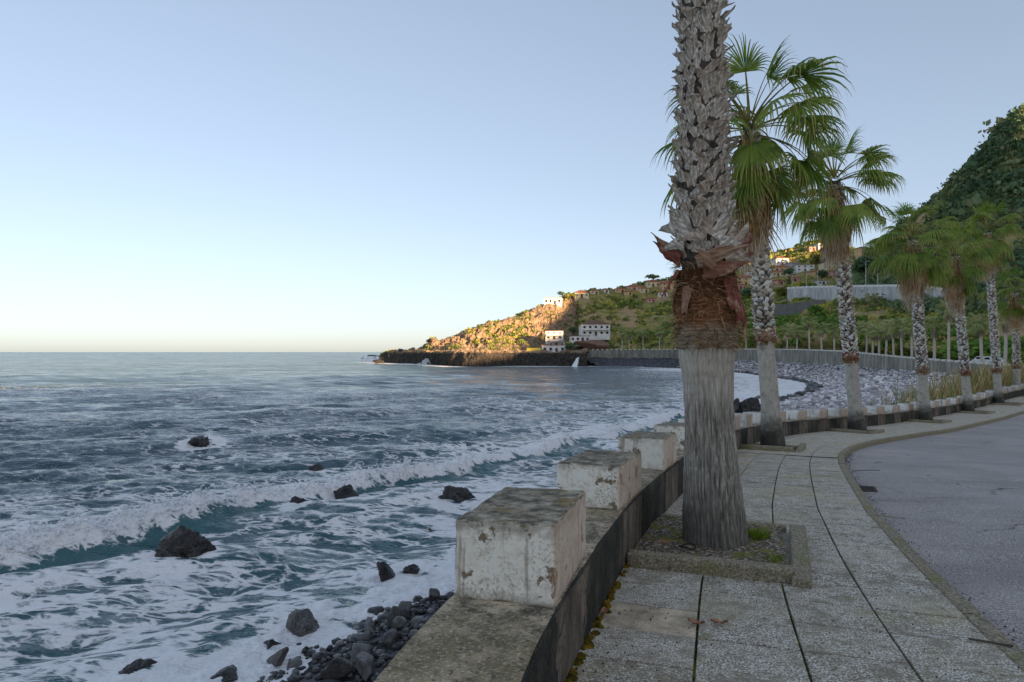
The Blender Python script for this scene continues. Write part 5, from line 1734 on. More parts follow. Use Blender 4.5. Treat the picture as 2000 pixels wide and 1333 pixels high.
# ------------------------------------------------------------------ tree pits edged with kerb stones
def build_pits():
    rng = np.random.default_rng(8)
    names = ['big front palm', 'second palm', 'third palm', 'fourth palm', 'fifth palm', 'sixth palm', 'seventh palm', 'eighth palm', 'ninth palm']
    cents = [np.array([1.74, 5.85, 0])] + PALMS
    for k, (b, nm) in enumerate(zip(cents, names)):
        s = s_of(b[0], b[1])
        p0, h, n, z = frame(s)
        tt = float((b[:2] - p0) @ n)
        s0, s1, t1 = s - 0.78, s + 0.72, max(tt + 0.55, 1.25)
        root = thing('tree_pit', (p0[0] + n[0] * tt, p0[1] + n[1] * tt, z), 'square planting pit edged with mossy kerb stones at the foot of the ' + nm, 'tree pit', 'planting pits of the palms')
        org = np.array([p0[0] + n[0] * tt, p0[1] + n[1] * tt, z])
        g = 14 if k == 0 else 4
        S, T = np.meshgrid(np.linspace(s0, s1, g), np.linspace(0.015, t1, g), indexing='ij')
        V = P3(S.ravel(), T.ravel(), 0.045)
        V[:, 2] += 0.022 * fbm(V * 6, 3, seed=k)
        put('soil', make_mesh('soil', V - org, grid_faces(g, g)[:, ::-1], [M['soil']], True), root)
        def stone(sa, sb, ta, tb, zt, sd):
            S = (sa + sb) / 2
            p, hh, nn, zz = frame(S)
            L, Wd = sb - sa, tb - ta
            Wd = Wd * float(wid(p[1]))
            V, P = rbox((Wd, L, 0.22), 14 if k == 0 else 4, 0.018, 0.006, 10, sd)
            o = put('kerb_stone', make_mesh('kerb_stone', V, P, [M['kerb']], True), root)
            q = p + nn * (ta + tb) / 2 * float(wid(p[1]))
            o.location = (q[0] - org[0], q[1] - org[1], zz - org[2] + zt - 0.11)
            o.rotation_euler = (0, 0, math.atan2(hh[1], hh[0]) - math.pi / 2 + rng.normal(0, 0.01))
        stone(s0 - 0.13, s0, 0.02, t1 + 0.02, 0.105, 400 + k)
        stone(s0 - 0.16, s1 - 0.02, t1 + 0.04, t1 + 0.19, 0.075, 420 + k)
        stone(s1, s1 + 0.10, 0.02, t1 + 0.05, 0.06, 440 + k)
build_pits()

# ------------------------------------------------------------------ rocks standing in the water and on the shore
def rock(px, py, d, wpx, hpx, depth, label, seed, mat='wet_rock', name='sea_rock', z=None, rz=None, planes=12, lean=0.0, sharp=1.6, rough=0.15):
    rng = np.random.default_rng(seed)
    w, h = wpx / F * d / 2, hpx / F * d
    V, P = rock_vp(rng, (1, 1, 1), 4, planes, rough, sharp)
    V = V / np.array([np.abs(V[:, 0]).max(), np.abs(V[:, 1]).max(), 1])
    V[:, 2] = (V[:, 2] - V[:, 2].min()) / (V[:, 2].max() - V[:, 2].min())
    V = V * np.array([w, depth / 2, h * 1.45]) - np.array([0, 0, h * 0.45])
    V[:, 0] += lean * V[:, 2]
    c = at(px, 0, d)
    o = put(name, make_mesh(name, V, P, [M[mat]], False), None, (c[0], c[1], 0.12 if z is None else z), label, 'rock', 'dark rocks along the shore')
    return o
dsea = lambda py: EYE * F / (py - HZ)
rock(345, 0, dsea(1130) + 0.35, 114, 92, 1.5, 'large leaning dark rock standing alone in the foam at the left', 501, lean=0.42, planes=11)
rock(395, 0, dsea(874), 60, 20, 1.6, 'flat brown rock far out in the water at the left', 502, planes=8)
rock(630, 0, dsea(806), 12, 9, 0.8, 'tiny dark rock tip farthest out in open water', 503)
rock(617, 0, dsea(930), 32, 20, 1.0, 'small pointed rock just behind the breaking wave', 504, lean=0.2)
rock(440, 0, dsea(943), 20, 8, 0.7, 'low rock tip barely showing left of the small pointed rock', 505)
rock(575, 0, dsea(1012), 38, 36, 0.8, 'dark rock at the foot of the breaking wave, left of the rounded one', 506, lean=0.2)
rock(678, 0, dsea(985), 58, 34, 1.2, 'rounded dark rock half covered by the breaking wave', 507)
rock(897, 0, dsea(1008) + 0.5, 92, 50, 1.5, 'blocky black rock right behind the nearest white block', 508, planes=8)
rock(753, 0, dsea(1150), 52, 44, 0.7, 'dark rock at the water edge, larger of a touching pair', 509, lean=-0.1)
rock(797, 0, dsea(1134), 52, 26, 0.7, 'low flat dark rock right of its larger neighbour at the water edge', 510)
rock(840, 0, dsea(1050), 34, 10, 0.8, 'wet rock tip awash below the nearest white block', 520)
rock(594, 0, dsea(1256), 78, 52, 0.75, 'grey streaked angular rock in the surf at the pebble edge', 511, 'damp_boulder', lean=-0.1)
rock(531, 0, dsea(1286), 52, 32, 0.5, 'dark rounded rock in the surf left of the grey streaked one', 512)
rock(597, 0, dsea(1294), 34, 20, 0.4, 'small dark stone in the surf below the grey streaked rock', 513)
rock(478, 0, dsea(1308), 18, 12, 0.3, 'very small stone alone in the foam', 514)
rock(275, 0, dsea(1338), 105, 34, 0.8, 'broad dark rock at the bottom edge of the picture on the left', 515)
rock(440, 0, dsea(1345), 62, 24, 0.6, 'dark rock at the bottom edge between the broad rock and the pebbles', 516)
rock(535, 0, 12.6, 62, 46, 0.6, 'slanting grey boulder at the bottom edge where foam meets pebbles', 517, 'damp_boulder', lean=0.5)
for k, (px, py, d, w, h, lab) in enumerate(((700, 1290, 12.4, 62, 44, 'dark mossy boulder on the pebbles near the bottom edge'), (672, 1322, 11.9, 78, 34, 'smooth blue-grey boulder lying lowest on the pebbles'),
        (722, 1325, 11.6, 60, 30, 'grey boulder tucked against the wall at the bottom edge'), (788, 1198, 14.6, 34, 30, 'rounded boulder at the top of the pebble strip'),
        (775, 1225, 14.0, 40, 32, 'greenish rounded boulder in the middle of the pebble strip'), (782, 1248, 13.4, 36, 26, 'smooth pale green boulder beside the wall edge'),
        (812, 1220, 13.9, 30, 22, 'flat dark boulder close to the wall beside the pale green one'), (762, 1275, 13.0, 34, 26, 'small dark boulder halfway down the pebble strip'),
        (845, 1185, 15.2, 30, 20, 'dark boulder just left of the nearest white block foot'), (722, 1238, 13.8, 20, 20, 'upright small stone on the seaward side of the pebbles'))):
    rock(px, 0, d, w, h, 0.55, lab, 530 + k, 'damp_boulder', 'beach_boulder', z=0.35 + 0.1 * (k % 3), sharp=0.6, rough=0.04)
for k, (px, py, w, h, lab) in enumerate(((1437, 812, 30, 30, 'dark boulder in the cove surf just right of the big palm'), (1463, 812, 52, 32, 'larger dark boulder in the cove surf beside the second palm'), (1482, 781, 8, 6, 'rock tip awash in the cove foam'))):
    rock(px, 0, dsea(py), w, h, 2.0, lab, 560 + k, z=0.2)
for k, (px, py, w, h, lab) in enumerate(((690 + 48, 711, 26, 9, 'low black reef rock off the tip of the headland'), (725, 699, 40, 6, 'far flat reef awash in white water beyond the headland'), (783, 700, 22, 18, 'small brown crag on the black rock tip'))):
    rock(px, 0, dsea(max(py, 699.5)) if k != 2 else 372, w, h, 8.0, lab, 570 + k, z=0.1 if k < 2 else 3.0)

# ------------------------------------------------------------------ white water
def splash(name, label, c, size, n, seed, lean=(0, 0, 0)):
    rng = np.random.default_rng(seed)
    u0, P0 = ico(1)
    mb = MB()
    for k in range(n):
        f = rng.uniform(0, 1)
        p = np.array([rng.normal(0, 0.35), rng.normal(0, 0.35), f]) * np.array(size) * np.array([1 - 0.5 * f, 1 - 0.5 * f, 1]) + np.array(lean) * f
        r = np.array(size).max() * 0.10 * rng.uniform(0.4, 1.2) * (1.1 - 0.7 * f)
        mb.add(u0 * r * (1 + 0.25 * rng.normal(size=(len(u0), 1))) + p, P0)
    put(name, mb.mesh(name, [M['white_water']], True), None, c, label, 'spray', kind='stuff')
splash('wave_spray', 'white spray where a wave hits the black headland rock', at(828, 0, 312) * [1, 1, 0] + [0, 0, 0], (3.4, 2.5, 3.0), 90, 1, (1.5, 0, 0))
splash('reef_foam', 'line of white water over the far reef', np.array([(722 - 1000) / F * 640, 640, 0.2]), (14, 3, 0.8), 140, 2)
def waterfall():
    rng = np.random.default_rng(6)
    top, bot = at(1130, 699, 275), at(1122, 716, 270)
    n, m = 24, 9
    f = np.linspace(0, 1, n)
    V = np.zeros((n, m, 3))
    for i, t in enumerate(f):
        c = top * (1 - t) + bot * t
        c[2] = top[2] - (top[2] + 0.1) * t ** 1.6
        w = 0.25 + 1.0 * t
        for j in range(m):
            x = (j / (m - 1) - 0.5) * 2
            V[i, j] = c + np.array([x * w, -0.9 * math.sqrt(max(0, 1 - x * x)) * (0.5 + t), 0]) + rng.normal(0, 0.10, 3)
    put('waterfall', make_mesh('waterfall', V.reshape(-1, 3), grid_faces(n, m), [M['white_water']], True), None, None, 'white water pouring from the culvert over the black rock', 'waterfall')
waterfall()

# ------------------------------------------------------------------ houses
def house(label, c, w, dp, h, rz, wall='white_wall', roof='hip', roofm='tile_roof', storeys=2, bays=4, name='house', group=None, balcony=False):
    root = thing(name, c, label, 'house', group)
    root.rotation_euler = (0, 0, rz)
    m = MB(); m.box((0, 0, h / 2 - 1.0), (w, dp, h + 2.0)); put('wall', m.mesh('wall', [M[wall]]), root)
    if roof == 'hip':
        o = 0.45
        x, y, z0, z1 = w / 2 + o, dp / 2 + o, h + 0.003, h + 0.003 + min(w, dp) * 0.22
        rx = max(x - y, 0.3)
        V = np.array([[-x, -y, z0], [x, -y, z0], [x, y, z0], [-x, y, z0], [-rx, 0, z1], [rx, 0, z1], [-x, -y, z0 - 0.12], [x, -y, z0 - 0.12], [x, y, z0 - 0.12], [-x, y, z0 - 0.12]])
        V[:, 2] += 0.13
        P = [np.array([[0, 1, 5, 4], [2, 3, 4, 5], [6, 7, 1, 0], [7, 8, 2, 1], [8, 9, 3, 2], [9, 6, 0, 3], [9, 8, 7, 6]]), np.array([[1, 2, 5], [3, 0, 4]])]
        put('roof', make_mesh('roof', V, P, [M[roofm]]), root)
    else:
        m = MB(); m.box((0, 0, h + 0.13), (w + 0.5, dp + 0.5, 0.25)); put('roof', m.mesh('roof', [M[roofm]]), root)
    sh = h / storeys
    win = MB(); win.box((0, 0, 0), (min(1.3, w / bays * 0.5), 0.10, sh * 0.46)); wme = win.mesh('window', [M['white_wall']])
    pn = MB(); pn.box((0, 0, 0), (min(1.3, w / bays * 0.5) * 0.84, 0.10, sh * 0.38)); pme = pn.mesh('pane', [M['glass']])
    for st in range(storeys):
        for k in range(bays):
            if st == 0 and k == bays // 2:
                m = MB(); m.box((0, 0, 0), (1.1, 0.1, min(2.1, sh * 0.75))); put('door', m.mesh('door', [M['shutter']]), root, (((k + 0.5) / bays - 0.5) * w, -dp / 2 - 0.03, min(2.1, sh * 0.75) / 2))
                continue
            wo = put('window', wme, root, (((k + 0.5) / bays - 0.5) * w, -dp / 2 - 0.02, sh * (st + 0.52)))
            put('pane', pme, wo, (0, -0.02, 0))
    for sx in (-1, 1):
        wo = put('window', wme, root, (sx * (w / 2 + 0.02), 0, sh * (storeys - 0.48)))
        wo.rotation_euler = (0, 0, sx * math.pi / 2)
        put('pane', pme, wo, (0, -0.02, 0))
    if balcony:
        m = MB(); m.box((0, -dp / 2 - 0.7, sh - 0.1), (w * 0.9, 1.4, 0.18)); m.box((0, -dp / 2 - 1.36, sh + 0.4), (w * 0.9, 0.08, 0.85)); put('balcony', m.mesh('balcony', [M[wall]]), root)
    return root

def h_at(px, py, d, wpx, hpx):
    """ground point in the middle of the front and size in metres"""
    return at(px, py, d), wpx / F * d, hpx / F * d
def put_house(label, px, py, d, wpx, hpx, dp, rz, fit=False, **kw):
    if fit:
        d2 = hit(px, py, d)
        d = d2 if 0.6 * d < d2 < 1.5 * d else d
    c, w, h = h_at(px, py, d, wpx, hpx)
    HOUSES.append((px, py, d, wpx / 2, hpx))
    return house(label, (c[0], c[1] + dp / 2, c[2]), w, dp, h, rz, **kw)
# four by the water, on the black rock
put_house('white two-storey villa with hipped brown roof above the waterfall', 1163, 656, 322, 56, 22, 9, 0.05, roofm='brown_roof', storeys=2, bays=5, balcony=True)
put_house('stepped white flat-roofed house with balconies on the shore rock', 1084, 664, 312, 34, 17, 7, -0.1, wall='white_wall', roof='flat', roofm='brown_roof', storeys=2, bays=3, balcony=True)
put_house('grey middle terrace block of the shore houses under the stepped white house', 1088, 679, 306, 32, 12, 6, -0.1, wall='grey_wall', roof='flat', roofm='flat_roof', storeys=1, bays=3, balcony=True)
put_house('low pink-white shore house beside the yellow awning, lowest of all', 1082, 690, 299, 46, 15, 6, -0.05, wall='white_wall', roof='flat', roofm='tile_roof', storeys=1, bays=4)
put_house('long low white outbuilding with dark flat roof below the villa', 1133, 668, 312, 38, 11, 6, 0.02, wall='white_wall', roof='flat', roofm='stone_wall', storeys=1, bays=4)
aw = thing('awning', at(1043, 688, 297), 'yellow awning over the terrace at the left end of the shore houses', 'awning')
m = MB(); V, P = box_vp((6.2, 3.0, 0.9)); V[:, 2] += np.where(V[:, 1] < 0, -0.5, 0.4); m.add(V + np.array([0, 0, 0.9]), P); put('canopy', m.mesh('canopy', [M['yellow_awning']]), aw)
for sx in (-2.8, 2.8):
    m = MB(); m.box((sx, -1.3, -0.2), (0.12, 0.12, 1.4)); put('post', m.mesh('post', [M['metal_pole']]), aw)
bank = MB()
V, P = rock_vp(np.random.default_rng(66), (6.5, 3.0, 2.6), 3, 14, 0.05)
put('earth_bank', make_mesh('earth_bank', V, P, [M['brick_bank']], False), None, at(1165, 676, 311), 'reddish brown bank of earth beside the road below the villa', 'earth bank')
# on the crest of the headland
put_house('white cubic house alone on the crest of the headland', 1082, 595, 372, 34, 13, 9, -0.15, wall='white_wall', roof='flat', roofm='flat_roof', storeys=1, bays=4, fit=True)
put_house('cream house with orange tiled hip roof right of the white cubic house', 1135, 582, 386, 28, 10, 8, 0.1, wall='cream_wall', storeys=1, bays=3, fit=True)
put_house('orange-roofed house highest on the left crest under a round tree', 1276, 561, 410, 26, 10, 8, 0.0, wall='cream_wall', storeys=1, bays=3, fit=True)
put_house('low pinkish house on the crest left of the round tree', 1238, 567, 405, 26, 7, 7, 0.1, wall='pink_wall', storeys=1, bays=3, fit=True)
put_house('small ochre house on the crest between scrub and the pinkish house', 1212, 572, 402, 20, 7, 7, -0.1, wall='ochre_wall', storeys=1, bays=2, fit=True)
put_house('pale house hugging the crest just left of the big palm collar', 1305, 566, 410, 30, 12, 8, 0.2, wall='ochre_wall', storeys=2, bays=3, fit=True)
for lab, px, py, w, h, rz, wl2, rf in (('small cream house on the crest right of the orange-roofed cream house', 1160, 575, 16, 7, 0.1, 'cream_wall', 'tile_roof'),
        ('tiny white house on the crest among scrub left of the ochre one', 1184, 572, 15, 6, -0.2, 'white_wall', 'tile_roof'),
        ('ochre cottage just below the crest under the pinkish house', 1226, 577, 16, 7, 0.1, 'ochre_wall', 'tile_roof'),
        ('cream cottage below the crest left of the big palm', 1258, 572, 18, 8, 0.0, 'cream_wall', 'tile_roof'),
        ('white cottage just left of the big palm trunk below the crest', 1296, 580, 18, 8, -0.1, 'white_wall', 'tile_roof'),
        ('pale pink cottage half way up the shaded slope left of the big palm', 1270, 592, 16, 8, 0.2, 'pink_wall', 'tile_roof')):
    put_house(lab, px, py, 405, w, h, 7, rz, wall=wl2, roofm=rf, storeys=1, bays=2, fit=True)
# village on the far slope between the palms
VG = 'houses of the village on the far slope'
for lab, px, py, d, w, h, dp, rz, wl2, rf, st in (
        ('large ochre house with terracotta roof right of the big palm trunk', 1457, 556, 372, 38, 14, 9, 0.0, 'ochre_wall', 'tile_roof', 2),
        ('white two-storey house with red roof highest on the village slope', 1527, 517, 430, 26, 12, 8, 0.1, 'white_wall', 'tile_roof', 2),
        ('orange house with tiled roof below the white red-roofed house', 1529, 532, 408, 28, 10, 8, -0.1, 'ochre_wall', 'tile_roof', 1),
        ('cream house stacked just under the orange one beside the second palm', 1520, 540, 396, 22, 8, 7, 0.0, 'cream_wall', 'tile_roof', 1),
        ('grey flat-roofed house left of the long white house', 1552, 523, 415, 18, 9, 8, 0.2, 'grey_wall', 'flat_roof', 2),
        ('long white house with cream side wall in the middle of the village', 1576, 530, 405, 34, 12, 9, -0.2, 'white_wall', 'flat_roof', 2),
        ('pink house left of the third palm trunk', 1632, 541, 385, 15, 11, 8, 0.1, 'pink_wall', 'tile_roof', 2),
        ('small red-roofed cottage above the left end of the viaduct', 1523, 556, 375, 17, 8, 7, 0.3, 'pink_wall', 'tile_roof', 1),
        ('small cottage with tiled roof behind the light poles', 1556, 551, 378, 16, 8, 7, -0.2, 'pink_wall', 'tile_roof', 1),
        ('white hut low among trees behind the viaduct parapet', 1609, 556, 372, 22, 7, 7, 0.0, 'white_wall', 'flat_roof', 1),
        ('pale pink house near the hilltop left of the third palm skirt', 1590, 490, 448, 18, 7, 7, 0.0, 'pink_wall', 'flat_roof', 1),
        ('cream terrace house below the hilltop beside the third palm skirt', 1618, 505, 436, 34, 6, 7, 0.0, 'cream_wall', 'flat_roof', 1),
        ('white flat house at the very top of the village slope near the hilltop', 1608, 484, 450, 20, 8, 8, 0.0, 'white_wall', 'flat_roof', 1),
        ('cream house with tiled roof on the skyline right of the big palm', 1452, 524, 430, 24, 10, 8, 0.1, 'cream_wall', 'tile_roof', 1),
        ('small white house with tiled roof above the large ochre house', 1472, 540, 395, 20, 9, 8, -0.1, 'white_wall', 'tile_roof', 1),
        ('pink low house at the left edge of the village beside the big palm collar', 1446, 566, 360, 18, 9, 8, 0.1, 'pink_wall', 'tile_roof', 1),
        ('white house with flat roof between the orange house and the grey house', 1543, 536, 400, 18, 9, 8, 0.0, 'white_wall', 'flat_roof', 2),
        ('ochre house with tiled roof low at the right of the village', 1600, 540, 392, 22, 9, 8, 0.15, 'ochre_wall', 'tile_roof', 1),
        ('cream house with flat roof under the sunlit yellow tree', 1622, 524, 412, 24, 10, 8, -0.1, 'cream_wall', 'flat_roof', 2),
        ('sunlit cream building glimpsed between third and fourth palm crowns', 1688, 505, 372, 10, 22, 8, 0.0, 'ochre_wall', 'tile_roof', 3)):
    put_house(lab, px, py, d, w, h, dp, rz, wall=wl2, roofm=rf, roof='hip' if rf == 'tile_roof' else 'flat', storeys=st, bays=3, group=VG, fit=True)

# ------------------------------------------------------------------ viaduct wall, retaining walls, poles
def wall_along(name, label, pts, thick, mat, cat, blocks=None, group=None):
    """pts: list of (x, y, zbottom, ztop)"""
    pts = catmull(np.array(pts, float), 8)
    root = thing(name, (0, 0, 0), label, cat, group)
    h = nrm(np.gradient(pts[:, :2], axis=0))
    n = np.stack([h[:, 1], -h[:, 0]], 1) * thick / 2
    A, B = pts[:, :2] - n, pts[:, :2] + n
    c = lambda q, z: np.concatenate([q, z[:, None]], 1)
    V = np.stack([c(A, pts[:, 2]), c(A, pts[:, 3]), c(B, pts[:, 3]), c(B, pts[:, 2])], 1).reshape(-1, 3)
    P = grid_faces(len(pts), 4, True)
    e = np.array([[0, 1, 2, 3], [len(V) - 1, len(V) - 2, len(V) - 3, len(V) - 4]])
    put('wall', make_mesh('wall', V, np.concatenate([P, e]), [M[mat]]), root)
    if blocks:
        sl = np.concatenate([[0], np.cumsum(np.hypot(*np.diff(pts[:, :2], axis=0).T))])
        mb = MB(); mb.box((0, 0, 0), (blocks * 0.5, thick * 1.1, 0.7)); me = mb.mesh('block', [M['white_wall']])
        for s in np.arange(0.5, sl[-1], blocks):
            x, y, z = (np.interp(s, sl, pts[:, i]) for i in (0, 1, 3))
            hx, hy = (np.interp(s, sl, h[:, i]) for i in (0, 1))
            o = put('block', me, root, (x, y, z + 0.345))
            o.rotation_euler = (0, 0, math.atan2(hy, hx))
    return root
def vp(px, yb, yt, d):
    a, b = at(px, yb, d), at(px, yt, d)
    return (a[0], a[1], a[2] - 4.0, b[2])
wall_along('viaduct', 'long pale concrete road wall with dashed white parapet across the slope', [vp(1540, 580, 565, 262), vp(1580, 586, 563, 252), vp(1640, 592, 562, 238), vp(1700, 594, 561, 222), vp(1760, 596, 561, 206), vp(1815, 600, 564, 192), vp(1850, 604, 570, 184)], 1.2, 'viaduct', 'wall', 2.4)
wall_along('stone_terrace_wall', 'dark stone terrace wall curving below the left end of the viaduct', [vp(1505, 602, 596, 258), vp(1540, 602, 594, 246), vp(1580, 597, 588, 238), vp(1612, 592, 585, 236)], 0.8, 'stone_wall', 'wall')
def ret(pxs, rows_top, label, ylo, yhi):
    pts = []
    for y, rt in zip(np.linspace(ylo, yhi, len(rows_top)), rows_top):
        e = edge_pt(y, 0.4)
        pts.append((e[0], e[1], e[2] - 1.0, EYE - (rt - HZ) / F * e[1]))
    wall_along('retaining_wall', label, pts, 0.7, 'sea_wall', 'wall')
ret(None, (648, 645, 648, 655, 662), 'tall dark retaining wall behind the far promenade', 284, 178)
ret(None, (676, 675, 677), 'short grey retaining wall behind the tall far palm', 128, 112)

def pole(px, ytop, ybot, d, label):
    a, b = at(px, ybot, d), at(px, ytop, d)
    root = thing('lamp_post', a - np.array([0, 0, 0.8]), label, 'lamp post', 'lamp posts above the viaduct')
    h = b[2] - a[2] + 0.8
    c = np.array([[0, 0, 0], [0, 0, h * 0.5], [0, 0, h]])
    V, P = tube(c, np.array([0.16, 0.13, 0.09]), 8)
    put('shaft', make_mesh('shaft', V, P, [M['metal_pole']], True), root)
    m = MB(); m.box((0.5, 0, h + 0.02), (1.3, 0.16, 0.10)); put('arm', m.mesh('arm', [M['metal_pole']]), root)
    m = MB(); m.box((1.1, 0, h - 0.05), (0.5, 0.3, 0.12)); put('lamp_head', m.mesh('lamp_head', [M['metal_pole']]), root)
for k, (px, yt, d) in enumerate(((1547, 535, 262), (1575, 532, 256), (1597, 528, 250), (1634, 540, 242), (1691, 511, 226), (1714, 535, 221), (1753, 540, 210))):
    pole(px, yt, 560, d, ['first', 'second', 'third', 'fourth', 'fifth and tallest', 'sixth', 'seventh'][k] + ' lamp post from the left along the viaduct parapet')

# ------------------------------------------------------------------ small palms on the far promenade
def far_palm_meshes(seed):
    rng = np.random.default_rng(seed)
    g, dd = MB(), MB()
    for k in range(26):
        el = rng.uniform(-0.3, 1.3)
        f = frond_vp(rng, el, rng.uniform(0.9, 1.3), rng.uniform(0.85, 1.05), 11, 1.7, 0.5, 0.9, 0.25, 5, 0.03, 1.6)
        az = k * 2.39996
        ca, sa = math.cos(az), math.sin(az)
        for V, A, in zip(f.V, f.A):
            pass
        V = np.concatenate(f.V)
        V = np.stack([V[:, 0] * ca - V[:, 1] * sa, V[:, 0] * sa + V[:, 1] * ca, V[:, 2]], 1)
        g.add(V, [p for p in f.P], np.concatenate(f.A))
    for k in range(16):
        f = frond_vp(rng, -1.15 + rng.normal(0, 0.15), rng.uniform(0.4, 0.8), rng.uniform(0.7, 1.0), 7, 0.6, 0.3, 0.5, 0.5, 4, 0.03, 1.8)
        az = k * 2.39996
        ca, sa = math.cos(az), math.sin(az)
        V = np.concatenate(f.V)
        V = np.stack([V[:, 0] * ca - V[:, 1] * sa - sa * 0.12, V[:, 0] * sa + V[:, 1] * ca + ca * 0.12, V[:, 2] - 0.25], 1)
        dd.add(V, [p for p in f.P], np.concatenate(f.A))
    return g.mesh('crown', [M['far_frond']], False, 'tip'), dd.mesh('dead_skirt', [M['far_dead']], False, 'tip')
FPM = [far_palm_meshes(600 + k) for k in range(3)]
def build_far_palms():
    rng = np.random.default_rng(9)
    lo, hi = s_at_y(86), S_END
    L = [(1215, 650), (1229, 654), (1256, 649), (1288, 647), (1319, 650), (1458, 650), (1537, 644), (1556, 645), (1581, 628), (1605, 642), (1630, 643), (1692, 640), (1704, 645), (1717, 646), (1730, 648), (1746, 640), (1762, 638), (1781, 640), (1825, 636), (1853, 605), (1918, 630), (1963, 625)]
    ords = ['first', 'second', 'third', 'fourth', 'fifth', 'sixth', 'seventh', 'eighth', 'ninth', 'tenth', 'eleventh', 'twelfth', 'thirteenth', 'fourteenth', 'fifteenth', 'sixteenth', 'seventeenth', 'eighteenth', 'nineteenth', 'twentieth', 'twenty-first', 'twenty-second']
    for k, (px, row) in enumerate(L):
        s = s_px(px, 1.1, lo, hi)
        b = P3(np.array(s), np.array(1.1))
        zt = EYE - (row - HZ) / F * b[1]
        h = max(zt - b[2], 3.0)
        lab = ords[k] + ' small palm from the left in the row along the far cove wall'
        if row == 605:
            lab = 'tallest slim palm of the row along the far cove wall'
        root = thing('palm_tree', b, lab, 'palm tree', 'small palms along the far cove wall')
        root.rotation_euler = (0, 0, rng.uniform(0, 6.28))
        z = np.linspace(-0.1, h, 12)
        c = np.stack([0.15 * np.sin(z / h * 2), 0 * z, z], 1)
        V, P = tube(c, np.interp(z, [0, 0.6, h], [0.34, 0.22, 0.17]), 10)
        put('trunk', make_mesh('trunk', V, P, [M['boots']], True, {'rnd': np.full(len(V), 0.38)}), root)
        g, dd = FPM[k % 3]
        sc = 1.25 + 0.15 * rng.uniform(-1, 1) + max(0, b[1] - 150) / 500
        for nm, me in (('crown', g), ('dead_skirt', dd)):
            o = put(nm, me, root, (c[-1, 0], 0, h))
            o.scale = (sc, sc, sc)
build_far_palms()

# ------------------------------------------------------------------ single trees
def tree(px, py, d, r, h, label, mat='forest_leaves', seed=0):
    rng = np.random.default_rng(seed)
    d2 = hit(px, py, d)
    d = d2 if 0.75 * d < d2 < 1.3 * d else d
    b = at(px, py, d)
    root = thing('tree', b - np.array([0, 0, 0.5]), label, 'tree')
    c = np.stack([0.1 * np.arange(6), 0 * np.arange(6), np.linspace(0, h * 0.7, 6)], 1)
    V, P = tube(c, np.linspace(r * 0.09, r * 0.04, 6), 8)
    mb = MB(); mb.add(V, P)
    for k in range(4):
        a = k * 1.7
        e = np.array([math.cos(a), math.sin(a), 0.9]) * r * 0.5
        cc = np.array([c[3], c[3] + e * 0.5, c[3] + e])
        V, P = tube(cc, np.array([r * 0.05, r * 0.035, r * 0.02]), 6)
        mb.add(V, P)
    put('trunk', mb.mesh('trunk', [M['tree_bark']], True), root)
    cs = rng.normal(0, 0.42, (16, 3)) * r * np.array([1, 1, 0.5]) + np.array([0, 0, h * 0.75])
    V, P, a = leaf_cloud(rng, cs, rng.uniform(0.35, 0.6, 16) * r, 70, 0.24)
    put('crown', make_mesh('crown', V, P, [M[mat]], False, {'rnd': a}), root)
tree(1275, 551, 418, 3.2, 4.5, 'round dark tree on the skyline above the orange-roofed house', 'forest_leaves', 1)
tree(1097, 583, 380, 2.0, 4.0, 'small bushy tree right behind the white cubic house', 'forest_leaves', 2)
tree(1112, 585, 381, 2.4, 3.6, 'bushy tree between the cubic house and the cream house', 'shrub_leaves', 3)
tree(1112, 690, 300, 2.2, 4.5, 'dark tree at the right end of the low shore house', 'forest_leaves', 4)
tree(1120, 655, 322, 2.4, 4.5, 'dark green tree left of the white villa', 'forest_leaves', 5)
tree(1605, 545, 380, 3.0, 4.0, 'flat dark umbrella tree standing in the village', 'forest_leaves', 6)
tree(1595, 618, 206, 2.4, 3.5, 'fresh bright green round tree above the far palm row', 'green_leaves', 7)
tree(1540, 556, 368, 3.0, 9.0, 'tall dark cypress clump left of the lamp posts', 'forest_leaves', 8)
tree(1455, 528, 405, 4.0, 5.0, 'yellow-green tree above the ochre house', 'yellow_leaves', 9)
tree(1600, 515, 425, 5.5, 5.0, 'broad sunlit yellow tree above the long white house', 'yellow_leaves', 10)
tree(1462, 586, 330, 4.0, 5.0, 'dark rounded tree left of the second palm trunk', 'forest_leaves', 11)
tree(1690, 545, 300, 6.5, 9.0, 'large dark tree behind the viaduct between two palms', 'forest_leaves', 12)
tree(1530, 582, 275, 3.0, 3.5, 'bright bush on the terrace left of the viaduct', 'yellow_leaves', 13)
tree(1575, 575, 255, 3.2, 4.0, 'grey-green bush in front of the left viaduct end', 'shrub_leaves', 14)
tree(1256, 668, 300, 3.0, 5.0, 'pale green tree behind the far wall near the villa', 'green_leaves', 15)

